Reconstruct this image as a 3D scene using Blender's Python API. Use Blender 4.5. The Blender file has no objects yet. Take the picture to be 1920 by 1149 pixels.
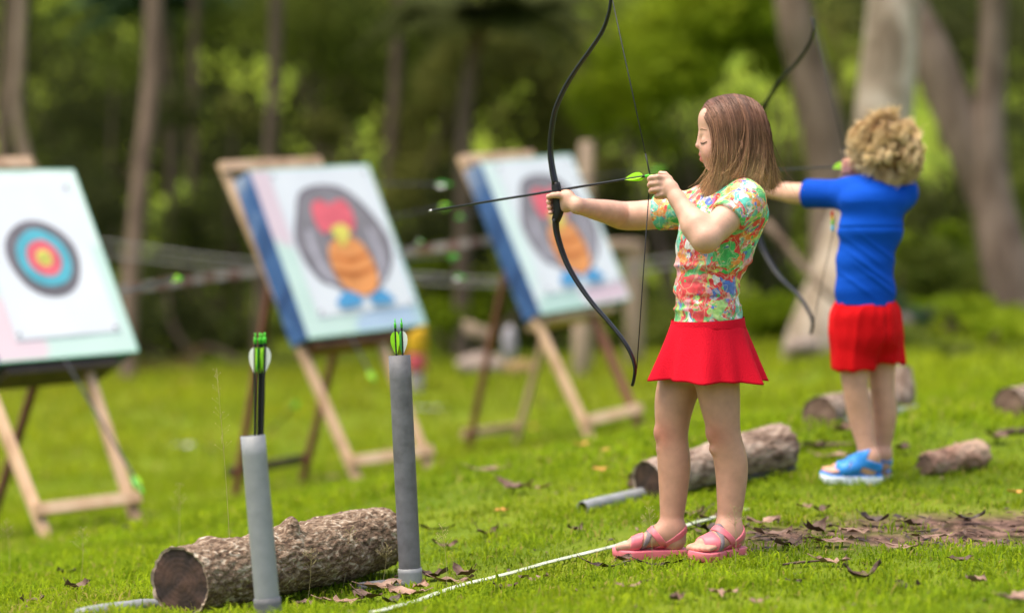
import bpy, math, random
import numpy as np
from mathutils import Vector, Matrix

random.seed(7)
rng = np.random.default_rng(7)
scn = bpy.context.scene
COL = scn.collection

# ------------------------------------------------------------------ camera, sky, sun, exposure
FPX = 1920 * 85 / 36
PITCH = math.atan(354.5 / FPX)
CAM = np.array([0.0, 0.0, 1.12])
FWD = np.array([0, math.cos(PITCH), -math.sin(PITCH)])
UPV = np.array([0, math.sin(PITCH), math.cos(PITCH)])
RGT = np.array([1.0, 0, 0])

cam_d = bpy.data.cameras.new('camera')
cam_d.lens = 85
cam_d.sensor_width = 36
cam_d.sensor_fit = 'HORIZONTAL'
cam_d.clip_start = 0.1
cam_d.clip_end = 800
cam_d.dof.use_dof = True
cam_d.dof.focus_distance = 5.98
cam_d.dof.aperture_fstop = 1.4
cam = bpy.data.objects.new('camera', cam_d)
cam.location = CAM
cam.rotation_euler = (math.pi / 2 - PITCH, 0, 0)
COL.objects.link(cam)
scn.camera = cam

SUN_ELEV, SUN_AZ = math.radians(74), math.radians(262)   # azimuth from +Y, clockwise: behind-left of the camera
world = bpy.data.worlds.new('World')
scn.world = world
world.use_nodes = True
wn = world.node_tree.nodes
wl = world.node_tree.links
sky = wn.new('ShaderNodeTexSky')
sky.sky_type = 'NISHITA'
sky.sun_disc = False
sky.sun_elevation = SUN_ELEV
sky.sun_rotation = SUN_AZ
sky.air_density = 1.0
sky.dust_density = 6.0
sky.ozone_density = 0.6
wl.new(sky.outputs[0], wn['Background'].inputs[0])
wn['Background'].inputs[1].default_value = 0.13

sun_d = bpy.data.lights.new('sun', 'SUN')
sun_d.energy = 1.45
sun_d.angle = math.radians(45)
sun_d.color = (1.0, 0.91, 0.76)
sun = bpy.data.objects.new('sun', sun_d)
sd = Vector((math.sin(SUN_AZ) * math.cos(SUN_ELEV), math.cos(SUN_AZ) * math.cos(SUN_ELEV), math.sin(SUN_ELEV)))
sun.rotation_euler = sd.to_track_quat('Z', 'Y').to_euler()
sun.location = (0, 0, 12)
COL.objects.link(sun)

scn.view_settings.view_transform = 'Standard'
scn.view_settings.look = 'None'
scn.view_settings.gamma = 1
scn.view_settings.use_curve_mapping = False
scn.view_settings.exposure = 1.42
scn.cycles.use_denoising = True
scn.cycles.max_bounces = 8
scn.cycles.transparent_max_bounces = 8


# ------------------------------------------------------------------ small tools
def P(px, py, d):
    """point seen at pixel (px, py) of the 1920 x 1149 photograph, d metres in front of the camera"""
    return CAM + d * (FWD + (px - 960) / FPX * RGT + (574.5 - py) / FPX * UPV)


def on_plane(px, py, o, n):
    r = FWD + (px - 960) / FPX * RGT + (574.5 - py) / FPX * UPV
    return CAM + r * (np.dot(np.asarray(o) - CAM, n) / np.dot(r, n))


def unit(v):
    v = np.asarray(v, float)
    return v / max(np.linalg.norm(v), 1e-9)


def lin(r, g, b):
    f = lambda c: (c / 255) / 12.92 if c / 255 <= 0.04045 else ((c / 255 + 0.055) / 1.055) ** 2.4
    return (f(r), f(g), f(b))


def vhash(ix, iy, iz):
    n = (ix.astype(np.int64) * 374761393 + iy.astype(np.int64) * 668265263 + iz.astype(np.int64) * 1442695041) & 0x7fffffff
    n = (n ^ (n >> 13)) * 1274126177 & 0x7fffffff
    n = (n ^ (n >> 16)) & 0xffff
    return n / 65535.0


def vnoise(p, s=1.0):
    """smooth value noise in -1..1 at points p (N x 3), s = frequency"""
    q = np.asarray(p, float) * s + 137.3
    i = np.floor(q).astype(int)
    f = q - i
    f = f * f * (3 - 2 * f)
    r = 0
    for dx in (0, 1):
        for dy in (0, 1):
            for dz in (0, 1):
                w = (f[:, 0] if dx else 1 - f[:, 0]) * (f[:, 1] if dy else 1 - f[:, 1]) * (f[:, 2] if dz else 1 - f[:, 2])
                r = r + w * vhash(i[:, 0] + dx, i[:, 1] + dy, i[:, 2] + dz)
    return r * 2 - 1


def fbm(p, s=1.0, o=3):
    r, a, t = 0, 1.0, 0
    for k in range(o):
        r = r + a * vnoise(p, s)
        t += a
        a *= 0.5
        s *= 2.03
    return r / t


class MB:
    """collects pieces of one mesh: verts, faces and a material index per face"""
    def __init__(self):
        self.V, self.F, self.M, self.n = [], [], [], 0

    def add(self, V, F, m=0):
        V = np.asarray(V, float).reshape(-1, 3)
        for f in F:
            self.F.append([int(i) + self.n for i in f])
            self.M.append(m)
        self.V.append(V)
        self.n += len(V)
        return self

    def get(self):
        return np.concatenate(self.V), self.F, self.M


def link_mesh(name, V, F, mats, parent=None, smooth=True, mi=None, origin=None, attr=None):
    """one mesh object; V in world space; parent = Empty or mesh object placed without rotation"""
    V = np.asarray(V, float)
    po = np.array([0.0, 0, 0])
    q = parent
    while q is not None:
        po = po + np.array(q.location)
        q = q.parent
    base = np.array([0.0, 0, 0]) if origin is None else np.asarray(origin, float) - po
    me = bpy.data.meshes.new(name)
    L = V - po - base
    if isinstance(F, np.ndarray):
        k = F.shape[1]
        me.vertices.add(len(L))
        me.vertices.foreach_set('co', L.astype(np.float32).ravel())
        me.loops.add(F.size)
        me.loops.foreach_set('vertex_index', F.astype(np.int32).ravel())
        me.polygons.add(len(F))
        me.polygons.foreach_set('loop_start', np.arange(0, F.size, k, dtype=np.int32))
        me.polygons.foreach_set('loop_total', np.full(len(F), k, dtype=np.int32))
        me.update(calc_edges=True)
        me.validate()
    else:
        me.from_pydata([tuple(v) for v in L], [], F)
        me.update()
    for m in (mats if isinstance(mats, (list, tuple)) else [mats]):
        me.materials.append(m)
    if mi is not None:
        me.polygons.foreach_set('material_index', np.asarray(mi, dtype=np.int32))
    if smooth:
        me.polygons.foreach_set('use_smooth', np.ones(len(me.polygons), dtype=bool))
    if attr:
        for an, av in attr.items():
            av = np.asarray(av, np.float32)
            if av.ndim == 1:
                a = me.attributes.new(an, 'FLOAT', 'POINT')
                a.data.foreach_set('value', av)
            else:
                a = me.attributes.new(an, 'FLOAT_COLOR', 'POINT')
                a.data.foreach_set('color', np.concatenate([av, np.ones((len(av), 1), np.float32)], 1).ravel())
    ob = bpy.data.objects.new(name, me)
    ob.location = base
    COL.objects.link(ob)
    if parent is not None:
        ob.parent = parent
    return ob


def thing(name, label, cat, loc, group=None):
    o = bpy.data.objects.new(name, None)
    o.empty_display_size = 0.1
    o.location = loc
    COL.objects.link(o)
    return tag(o, label, cat, group)


def tag(o, label=None, cat=None, group=None, kind=None):
    if label: o['label'] = label
    if cat: o['category'] = cat
    if group: o['group'] = group
    if kind: o['kind'] = kind
    return o


def catmull(pts, n):
    pts = np.asarray(pts, float)
    Q = np.vstack([2 * pts[0] - pts[1], pts, 2 * pts[-1] - pts[-2]])
    out = []
    m = len(pts) - 1
    for t in np.linspace(0, m, n):
        i = min(int(t), m - 1)
        u = t - i
        a, b, c, d = Q[i], Q[i + 1], Q[i + 2], Q[i + 3]
        out.append(0.5 * (2 * b + (c - a) * u + (2 * a - 5 * b + 4 * c - d) * u * u + (3 * b - a - 3 * c + d) * u ** 3))
    return np.array(out)


def tube(pts, rad, n=10, cap=True, ref=None, prof=None):
    """swept tube; rad = number / list; prof = callable(t)-> (N x 2) section"""
    pts = np.asarray(pts, float)
    k = len(pts)
    rad = np.full(k, rad) if np.isscalar(rad) else np.interp(np.linspace(0, 1, k), np.linspace(0, 1, len(rad)), rad)
    T = np.gradient(pts, axis=0)
    T /= np.linalg.norm(T, axis=1)[:, None] + 1e-12
    r0 = np.array([0, 0, 1.0]) if ref is None else np.asarray(ref, float)
    if ref is None and abs(T[0] @ r0) > 0.9:
        r0 = np.array([1.0, 0, 0])
    V = []
    a = np.linspace(0, 2 * math.pi, n, endpoint=False)
    cs = np.stack([np.cos(a), np.sin(a)], 1)
    for i in range(k):
        A = r0 - (r0 @ T[i]) * T[i]
        A = unit(A)
        if ref is None: r0 = A
        B = np.cross(T[i], A)
        s = cs * rad[i] if prof is None else prof(i / (k - 1), a)
        V.append(pts[i] + s[:, :1] * A + s[:, 1:] * B)
    V = np.concatenate(V)
    F = []
    for i in range(k - 1):
        for j in range(n):
            F.append([i * n + j, i * n + (j + 1) % n, (i + 1) * n + (j + 1) % n, (i + 1) * n + j])
    if cap:
        F.append(list(range(n))[::-1])
        F.append(list(range((k - 1) * n, k * n)))
    return V, F


def box(o, ax, ay, az, bev=0.0):
    """box from corner o and three edge vectors; bev > 0 gives chamfered edges"""
    o, ax, ay, az = [np.asarray(v, float) for v in (o, ax, ay, az)]
    if bev <= 0:
        V = [o + i * ax + j * ay + k * az for k in (0, 1) for j in (0, 1) for i in (0, 1)]
        F = [[0, 2, 3, 1], [4, 5, 7, 6], [0, 1, 5, 4], [2, 6, 7, 3], [0, 4, 6, 2], [1, 3, 7, 5]]
        if np.dot(np.cross(ax, ay), az) < 0: F = [f[::-1] for f in F]
        return np.array(V), F
    c = o + (ax + ay + az) / 2
    L = [np.linalg.norm(v) for v in (ax, ay, az)]
    U = [unit(v) for v in (ax, ay, az)]
    V, idx = [], {}
    for sx in (-1, 1):
        for sy in (-1, 1):
            for sz in (-1, 1):
                s = (sx, sy, sz)
                for m in range(3):
                    q = c.copy()
                    for t in range(3):
                        q = q + U[t] * s[t] * (L[t] / 2 - (0 if t == m else bev))
                    idx[(s, m)] = len(V)
                    V.append(q)
    F = []
    for m in range(3):
        a, b = [t for t in range(3) if t != m]
        for sg in (-1, 1):
            f = []
            for sa, sb in ((-1, -1), (1, -1), (1, 1), (-1, 1)):
                s = [0, 0, 0]; s[m] = sg; s[a] = sa; s[b] = sb
                f.append(idx[(tuple(s), m)])
            F.append(f)
    for m in range(3):
        a, b = [t for t in range(3) if t != m]
        for sa in (-1, 1):
            for sb in (-1, 1):
                s0 = [0, 0, 0]; s0[a] = sa; s0[b] = sb
                s1 = list(s0); s0[m] = -1; s1[m] = 1
                F.append([idx[(tuple(s0), a)], idx[(tuple(s1), a)], idx[(tuple(s1), b)], idx[(tuple(s0), b)]])
    for sx in (-1, 1):
        for sy in (-1, 1):
            for sz in (-1, 1):
                F.append([idx[((sx, sy, sz), m)] for m in range(3)])
    V = np.array(V)
    G = []
    for f in F:
        n = np.cross(V[f[1]] - V[f[0]], V[f[2]] - V[f[0]])
        G.append(f if n @ (V[f].mean(0) - c) > 0 else f[::-1])
    return V, G


def plank(a, b, wv, tv, bev=0.003):
    """bar from a to b, wv / tv = full width / thickness vectors, centred on the line"""
    a, b, wv, tv = [np.asarray(v, float) for v in (a, b, wv, tv)]
    return box(a - wv / 2 - tv / 2, b - a, wv, tv, bev)


# ------------------------------------------------------------------ materials
def new_mat(name):
    m = bpy.data.materials.new(name)
    m.use_nodes = True
    return m, m.node_tree.nodes, m.node_tree.links, m.node_tree.nodes['Principled BSDF']


def noise_mat(name, cols, scale=5, detail=6, rough=0.7, bump=0.0, bscale=None, stretch=(1, 1, 1), pos=None, spec=0.3,
              sss=0.0, trans=0.0, coat=0.0, rand=0.0, metallic=0.0, dist=0.0):
    """procedural material: noise -> colour ramp over cols, with bump; trans = share of translucency"""
    m, N, L, B = new_mat(name)
    tc = N.new('ShaderNodeTexCoord')
    mp = N.new('ShaderNodeMapping')
    mp.inputs['Scale'].default_value = stretch
    L.new(tc.outputs['Object'], mp.inputs[0])
    nz = N.new('ShaderNodeTexNoise')
    nz.inputs['Scale'].default_value = scale
    nz.inputs['Detail'].default_value = detail
    nz.inputs['Distortion'].default_value = dist
    L.new(mp.outputs[0], nz.inputs['Vector'])
    rp = N.new('ShaderNodeValToRGB')
    e = rp.color_ramp.elements
    n = len(cols)
    pos = pos or [0.3 + 0.4 * i / max(n - 1, 1) for i in range(n)]
    while len(e) < n: e.new(0.5)
    for i, c in enumerate(cols):
        e[i].position = pos[i]
        e[i].color = (*c, 1)
    L.new(nz.outputs['Fac'], rp.inputs[0])
    out = rp.outputs[0]
    if rand > 0:
        oi = N.new('ShaderNodeObjectInfo')
        hs = N.new('ShaderNodeHueSaturation')
        mr = N.new('ShaderNodeMapRange')
        mr.inputs[3].default_value = 1 - rand
        mr.inputs[4].default_value = 1 + rand
        L.new(oi.outputs['Random'], mr.inputs[0])
        L.new(mr.outputs[0], hs.inputs['Value'])
        L.new(out, hs.inputs['Color'])
        out = hs.outputs[0]
    L.new(out, B.inputs['Base Color'])
    B.inputs['Roughness'].default_value = rough
    B.inputs['Specular IOR Level'].default_value = spec
    B.inputs['Metallic'].default_value = metallic
    B.inputs['Coat Weight'].default_value = coat
    if sss:
        B.inputs['Subsurface Weight'].default_value = sss
        B.inputs['Subsurface Radius'].default_value = (0.012, 0.005, 0.003)
        B.inputs['Subsurface Scale'].default_value = 0.6
    if bump:
        nb = N.new('ShaderNodeTexNoise')
        nb.inputs['Scale'].default_value = bscale or scale * 3
        nb.inputs['Detail'].default_value = 8
        L.new(mp.outputs[0], nb.inputs['Vector'])
        bp = N.new('ShaderNodeBump')
        bp.inputs['Strength'].default_value = bump
        bp.inputs['Distance'].default_value = 0.01
        L.new(nb.outputs['Fac'], bp.inputs['Height'])
        L.new(bp.outputs[0], B.inputs['Normal'])
    if trans:
        tr = N.new('ShaderNodeBsdfTranslucent')
        L.new(out, tr.inputs[0])
        mx = N.new('ShaderNodeMixShader')
        mx.inputs[0].default_value = trans
        L.new(B.outputs[0], mx.inputs[1])
        L.new(tr.outputs[0], mx.inputs[2])
        L.new(mx.outputs[0], N['Material Output'].inputs[0])
    return m


def attr_mat(name, attr, rough=0.6, trans=0.0, spec=0.3, sss=0.0, noise=None, bump=0.0, bscale=60, radius=(0.012, 0.005, 0.003)):
    """colour from a per-vertex colour attribute, softened by a little noise"""
    m, N, L, B = new_mat(name)
    at = N.new('ShaderNodeAttribute')
    at.attribute_name = attr
    out = at.outputs['Color']
    tc = N.new('ShaderNodeTexCoord')
    if noise:
        nz = N.new('ShaderNodeTexNoise')
        nz.inputs['Scale'].default_value = noise[0]
        nz.inputs['Detail'].default_value = 5
        L.new(tc.outputs['Object'], nz.inputs['Vector'])
        mr = N.new('ShaderNodeMapRange')
        mr.inputs[1].default_value = 0.3
        mr.inputs[2].default_value = 0.7
        mr.inputs[3].default_value = 1 - noise[1]
        mr.inputs[4].default_value = 1 + noise[1]
        L.new(nz.outputs['Fac'], mr.inputs[0])
        mm = N.new('ShaderNodeVectorMath')
        mm.operation = 'SCALE'
        L.new(out, mm.inputs[0])
        L.new(mr.outputs[0], mm.inputs['Scale'])
        out = mm.outputs[0]
    L.new(out, B.inputs['Base Color'])
    B.inputs['Roughness'].default_value = rough
    B.inputs['Specular IOR Level'].default_value = spec
    if sss:
        B.inputs['Subsurface Weight'].default_value = sss
        B.inputs['Subsurface Radius'].default_value = radius
        B.inputs['Subsurface Scale'].default_value = 0.5
    if bump:
        nb = N.new('ShaderNodeTexNoise')
        nb.inputs['Scale'].default_value = bscale
        nb.inputs['Detail'].default_value = 6
        L.new(tc.outputs['Object'], nb.inputs['Vector'])
        bp = N.new('ShaderNodeBump')
        bp.inputs['Strength'].default_value = bump
        bp.inputs['Distance'].default_value = 0.004
        L.new(nb.outputs['Fac'], bp.inputs['Height'])
        L.new(bp.outputs[0], B.inputs['Normal'])
    if trans:
        tr = N.new('ShaderNodeBsdfTranslucent')
        L.new(out, tr.inputs[0])
        mx = N.new('ShaderNodeMixShader')
        mx.inputs[0].default_value = trans
        L.new(B.outputs[0], mx.inputs[1])
        L.new(tr.outputs[0], mx.inputs[2])
        L.new(mx.outputs[0], N['Material Output'].inputs[0])
    return m


# ------------------------------------------------------------------ terrain
CP = [(1300, 1045, 6.10), (1480, 1149, 5.0), (960, 1149, 5.2), (300, 1149, 5.62), (520, 1146, 5.75), (770, 1092, 6.12), (0, 1149, 5.75),
      (1900, 1149, 4.9), (1600, 905, 7.42), (1215, 932, 7.3), (1480, 880, 7.75), (1900, 990, 6.55), (1530, 800, 8.45), (1690, 775, 9.0),
      (1790, 888, 7.7), (1900, 780, 8.9), (95, 1017, 9.2), (265, 992, 9.55), (-130, 1045, 9.75), (-30, 1015, 10.1), (680, 915, 10.95),
      (815, 891, 11.3), (440, 927, 11.5), (565, 906, 11.85), (1115, 828, 12.15), (1207, 807, 12.5), (875, 852, 12.75), (965, 833, 13.1),
      (300, 712, 17.5), (0, 725, 17.5), (960, 698, 18), (1500, 655, 16.5), (1900, 612, 15.5), (2600, 600, 15.5), (-900, 730, 17), (600, 690, 20),
      (1500, 640, 20), (-100, 705, 20)]
_c = np.array([P(*c) for c in CP])


def _tps(a, b):
    r2 = ((a[:, None, :2] - b[None, :, :2]) ** 2).sum(-1)
    return 0.5 * r2 * np.log(r2 + 1e-9)


_n = len(_c)
_A = np.zeros((_n + 3, _n + 3))
_A[:_n, :_n] = _tps(_c, _c) + np.eye(_n) * 0.02
_A[:_n, _n:] = np.stack([np.ones(_n), _c[:, 0], _c[:, 1]], 1)
_A[_n:, :_n] = _A[:_n, _n:].T
_w = np.linalg.solve(_A, np.concatenate([_c[:, 2], [0, 0, 0]]))


def sst(a, b, x):
    t = np.clip((x - a) / (b - a), 0, 1)
    return t * t * (3 - 2 * t)


def groundz(p):
    p = np.atleast_2d(np.asarray(p, float))[:, :2]
    q = p.copy()
    q[:, 0] = np.clip(q[:, 0], -4.5, 5)
    q[:, 1] = np.clip(q[:, 1], 3.8, 20)
    z = np.empty(len(q))
    for s in range(0, len(q), 20000):
        c = q[s:s + 20000]
        z[s:s + 20000] = _tps(c, _c) @ _w[:_n] + _w[_n] + c @ _w[_n + 1:]
    x, y = p[:, 0], p[:, 1]
    p3 = np.concatenate([p, np.zeros((len(p), 1))], 1)
    z = z + 0.012 * vnoise(p3, 2.2) + 0.006 * vnoise(p3, 7)
    z = z + 13 * sst(38, 75, y) + 6 * sst(30, 70, abs(x)) + 0.6 * sst(20, 32, y)
    return z


def gz(x, y): return float(groundz([[x, y]])[0])


def ground_hit(px, py):
    r = FWD + (px - 960) / FPX * RGT + (574.5 - py) / FPX * UPV
    d = np.linspace(4, 24, 2001)
    X = CAM + d[:, None] * r
    z = groundz(X)
    i = int(np.argmax(X[:, 2] < z))
    return X[i] * [1, 1, 0] + [0, 0, z[i]], d[i]


def mudmask(p):
    """bare earth strip behind the girl's feet, running out to the right"""
    p = np.asarray(p, float)
    x, y = p[:, 0], p[:, 1]
    p3 = np.stack([x, y, 0 * x], 1)
    c = 6.30 + 0.20 * (x - 0.6) + 0.05 * vnoise(p3, 3)
    w = 0.33 + 0.10 * vnoise(p3, 2.5) + 0.03 * vnoise(p3, 12)
    m = (1 - sst(0.45, 1.25, abs(y - c) / w)) * np.clip(1.30 + 1.0 * vnoise(p3, 4.5) + .6 * vnoise(p3, 15), 0, 1)
    return np.clip(m * sst(0.45, 0.75, x + 0.1 * vnoise(p3, 6)) + 0.35 * vnoise(p3, 22) * m, 0, 1)


def axis_coords(lo, hi, fine, far, grow=1.22):
    a = list(np.arange(lo, hi + 1e-6, fine))
    s = fine
    up = []
    v = a[-1]
    while v < far[1]:
        s *= grow; v += s; up.append(v)
    s = fine; v = a[0]; dn = []
    while v > far[0]:
        s *= grow; v -= s; dn.append(v)
    return np.array(dn[::-1] + a + up)


xs = axis_coords(-2.6, 2.8, 0.04, (-300, 300))
ys = axis_coords(4.0, 9.5, 0.04, (-60, 400), 1.08)
X, Y = np.meshgrid(xs, ys)
V = np.stack([X.ravel(), Y.ravel(), 0 * X.ravel()], 1)
V[:, 2] = groundz(V)
mud = mudmask(V)
V[:, 2] += 0.012 * mud * vnoise(V * [1, 1, 0], 14) - 0.008 * mud
nx, ny = len(xs), len(ys)
I = (np.arange(ny - 1)[:, None] * nx + np.arange(nx - 1)[None]).ravel()
Fg = np.stack([I, I + 1, I + nx + 1, I + nx], 1)

gm, N, L, B = new_mat('lawn_soil')
tc = N.new('ShaderNodeTexCoord')
n1 = N.new('ShaderNodeTexNoise'); n1.inputs['Scale'].default_value = 1.3; n1.inputs['Detail'].default_value = 8
n2 = N.new('ShaderNodeTexNoise'); n2.inputs['Scale'].default_value = 28; n2.inputs['Detail'].default_value = 6
L.new(tc.outputs['Object'], n1.inputs['Vector']); L.new(tc.outputs['Object'], n2.inputs['Vector'])
r1 = N.new('ShaderNodeValToRGB')
r1.color_ramp.elements[0].position = 0.35; r1.color_ramp.elements[0].color = (0.080, 0.125, 0.006, 1)
r1.color_ramp.elements[1].position = 0.65; r1.color_ramp.elements[1].color = (0.135, 0.175, 0.010, 1)
L.new(n1.outputs['Fac'], r1.inputs[0])
r2 = N.new('ShaderNodeValToRGB')
r2.color_ramp.elements[0].position = 0.38; r2.color_ramp.elements[0].color = (0.035, 0.020, 0.014, 1)
r2.color_ramp.elements[1].position = 0.68; r2.color_ramp.elements[1].color = (0.19, 0.115, 0.088, 1)
L.new(n2.outputs['Fac'], r2.inputs[0])
at = N.new('ShaderNodeAttribute'); at.attribute_name = 'mud'
mx = N.new('ShaderNodeMix'); mx.data_type = 'RGBA'
L.new(at.outputs['Fac'], mx.inputs[0]); L.new(r1.outputs[0], mx.inputs[6]); L.new(r2.outputs[0], mx.inputs[7])
L.new(mx.outputs[2], B.inputs['Base Color'])
B.inputs['Roughness'].default_value = 0.9
B.inputs['Specular IOR Level'].default_value = 0.1
bp = N.new('ShaderNodeBump'); bp.inputs['Strength'].default_value = 0.7; bp.inputs['Distance'].default_value = 0.02
L.new(n2.outputs['Fac'], bp.inputs['Height']); L.new(bp.outputs[0], B.inputs['Normal'])
tag(link_mesh('ground', V, Fg, gm, attr={'mud': mud}), kind='structure')


# ------------------------------------------------------------------ grass blades
def grass(name, label, x0, x1, y0, y1, dens, hgt, wid, seed):
    r = np.random.default_rng(seed)
    n = int((x1 - x0) * (y1 - y0) * dens)
    x = r.uniform(x0, x1, n); y = r.uniform(y0, y1, n)
    keep = abs(x) < 0.225 * y + 0.5
    x, y = x[keep], y[keep]
    b = np.stack([x, y, 0 * x], 1)
    pn = fbm(b, 1.7, 3); pf = vnoise(b, 9)
    m = mudmask(b)
    keep = (r.random(len(x)) < np.clip(0.72 + 0.7 * pn + 0.45 * pf, 0.10, 1)) & (r.random(len(x)) > m * 1.25)
    b, pn, pf = b[keep], pn[keep], pf[keep]
    n = len(b)
    b[:, 2] = groundz(b)
    # blades grow in small tufts that lean the same way
    ti = np.floor(b[:, 0] * 28).astype(int), np.floor(b[:, 1] * 28).astype(int)
    ta = vhash(ti[0], ti[1], ti[0] * 0 + seed) * 6.28
    a = ta + r.normal(0, 1.1, n)
    h = hgt * np.clip(r.normal(1, .42, n), .3, 2.6) * (1 + .4 * pf + 0.45 * pn)
    lean = h * np.clip(r.normal(.75, .35, n), .05, 1.6)
    w = wid * r.uniform(.6, 1.3, n)
    yaw = a + r.normal(math.pi / 2, .5, n)
    wx = np.stack([np.cos(yaw), np.sin(yaw), 0 * yaw], 1) * (w / 2)[:, None]
    ld = np.stack([np.cos(a), np.sin(a), 0 * a], 1)
    up = np.array([0, 0, 1.0])
    b[:, 2] -= 0.004
    p1 = b + up * (h * .62)[:, None] + ld * (lean * .33)[:, None]
    p2 = b + up * (h * np.clip(1 - .3 * lean / (h + 1e-6), .35, 1))[:, None] + ld * lean[:, None]
    V = np.stack([b - wx * .7, b + wx * .7, p1 + wx, p1 - wx, p2], 1).reshape(-1, 3)
    i = np.arange(n) * 5
    T = np.concatenate([np.stack([i, i + 1, i + 2], 1), np.stack([i, i + 2, i + 3], 1), np.stack([i + 3, i + 2, i + 4], 1)])
    t = r.random(n)[:, None]
    g1, g2, g3 = np.array([.125, .215, .004]), np.array([.235, .320, .006]), np.array([.32, .27, .07])
    far = sst(9, 17, b[:, 1])[:, None]
    g1 = g1 * (1 - far) + np.array([.22, .245, .025]) * far
    c = g1 * (1 - t) + g2 * t
    c = c * (1 + .22 * pn[:, None]) * r.normal(1, .12, n)[:, None]
    py_ = np.clip(.5 + .9 * fbm(b, .8, 3) + .5 * vnoise(b, 3.3), 0, 1)[:, None]
    c = c * (1 - .45 * py_) + c * np.array([1.30, 1.06, .9]) * .45 * py_
    c *= (1 + .16 * vnoise(b, 5)[:, None])
    dry = r.random(n) < .035 + .10 * (vnoise(b, 2.1) > .45)
    c[dry] = g3
    C = np.repeat(np.clip(c, 0.01, 1), 5, 0)
    return tag(link_mesh(name, V, T, MGRASS, attr={'col': C}), label, 'grass', kind='stuff')


MGRASS = attr_mat('grass_blade', 'col', rough=0.75, trans=0.45, spec=0.04)
grass('lawn_grass', 'short bright green lawn grass under the archers and the nearest log', -1.9, 2.1, 4.35, 8.0, 11500, .0225, .0042, 11)
grass('lawn_grass', 'blurred green lawn grass around the easels and the farther logs', -3.2, 3.6, 8.0, 12.5, 3800, .034, .007, 12)
grass('lawn_grass', 'soft pale green lawn grass at the far end below the trees', -5, 5.2, 12.5, 20, 1200, .05, .012, 13)


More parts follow.
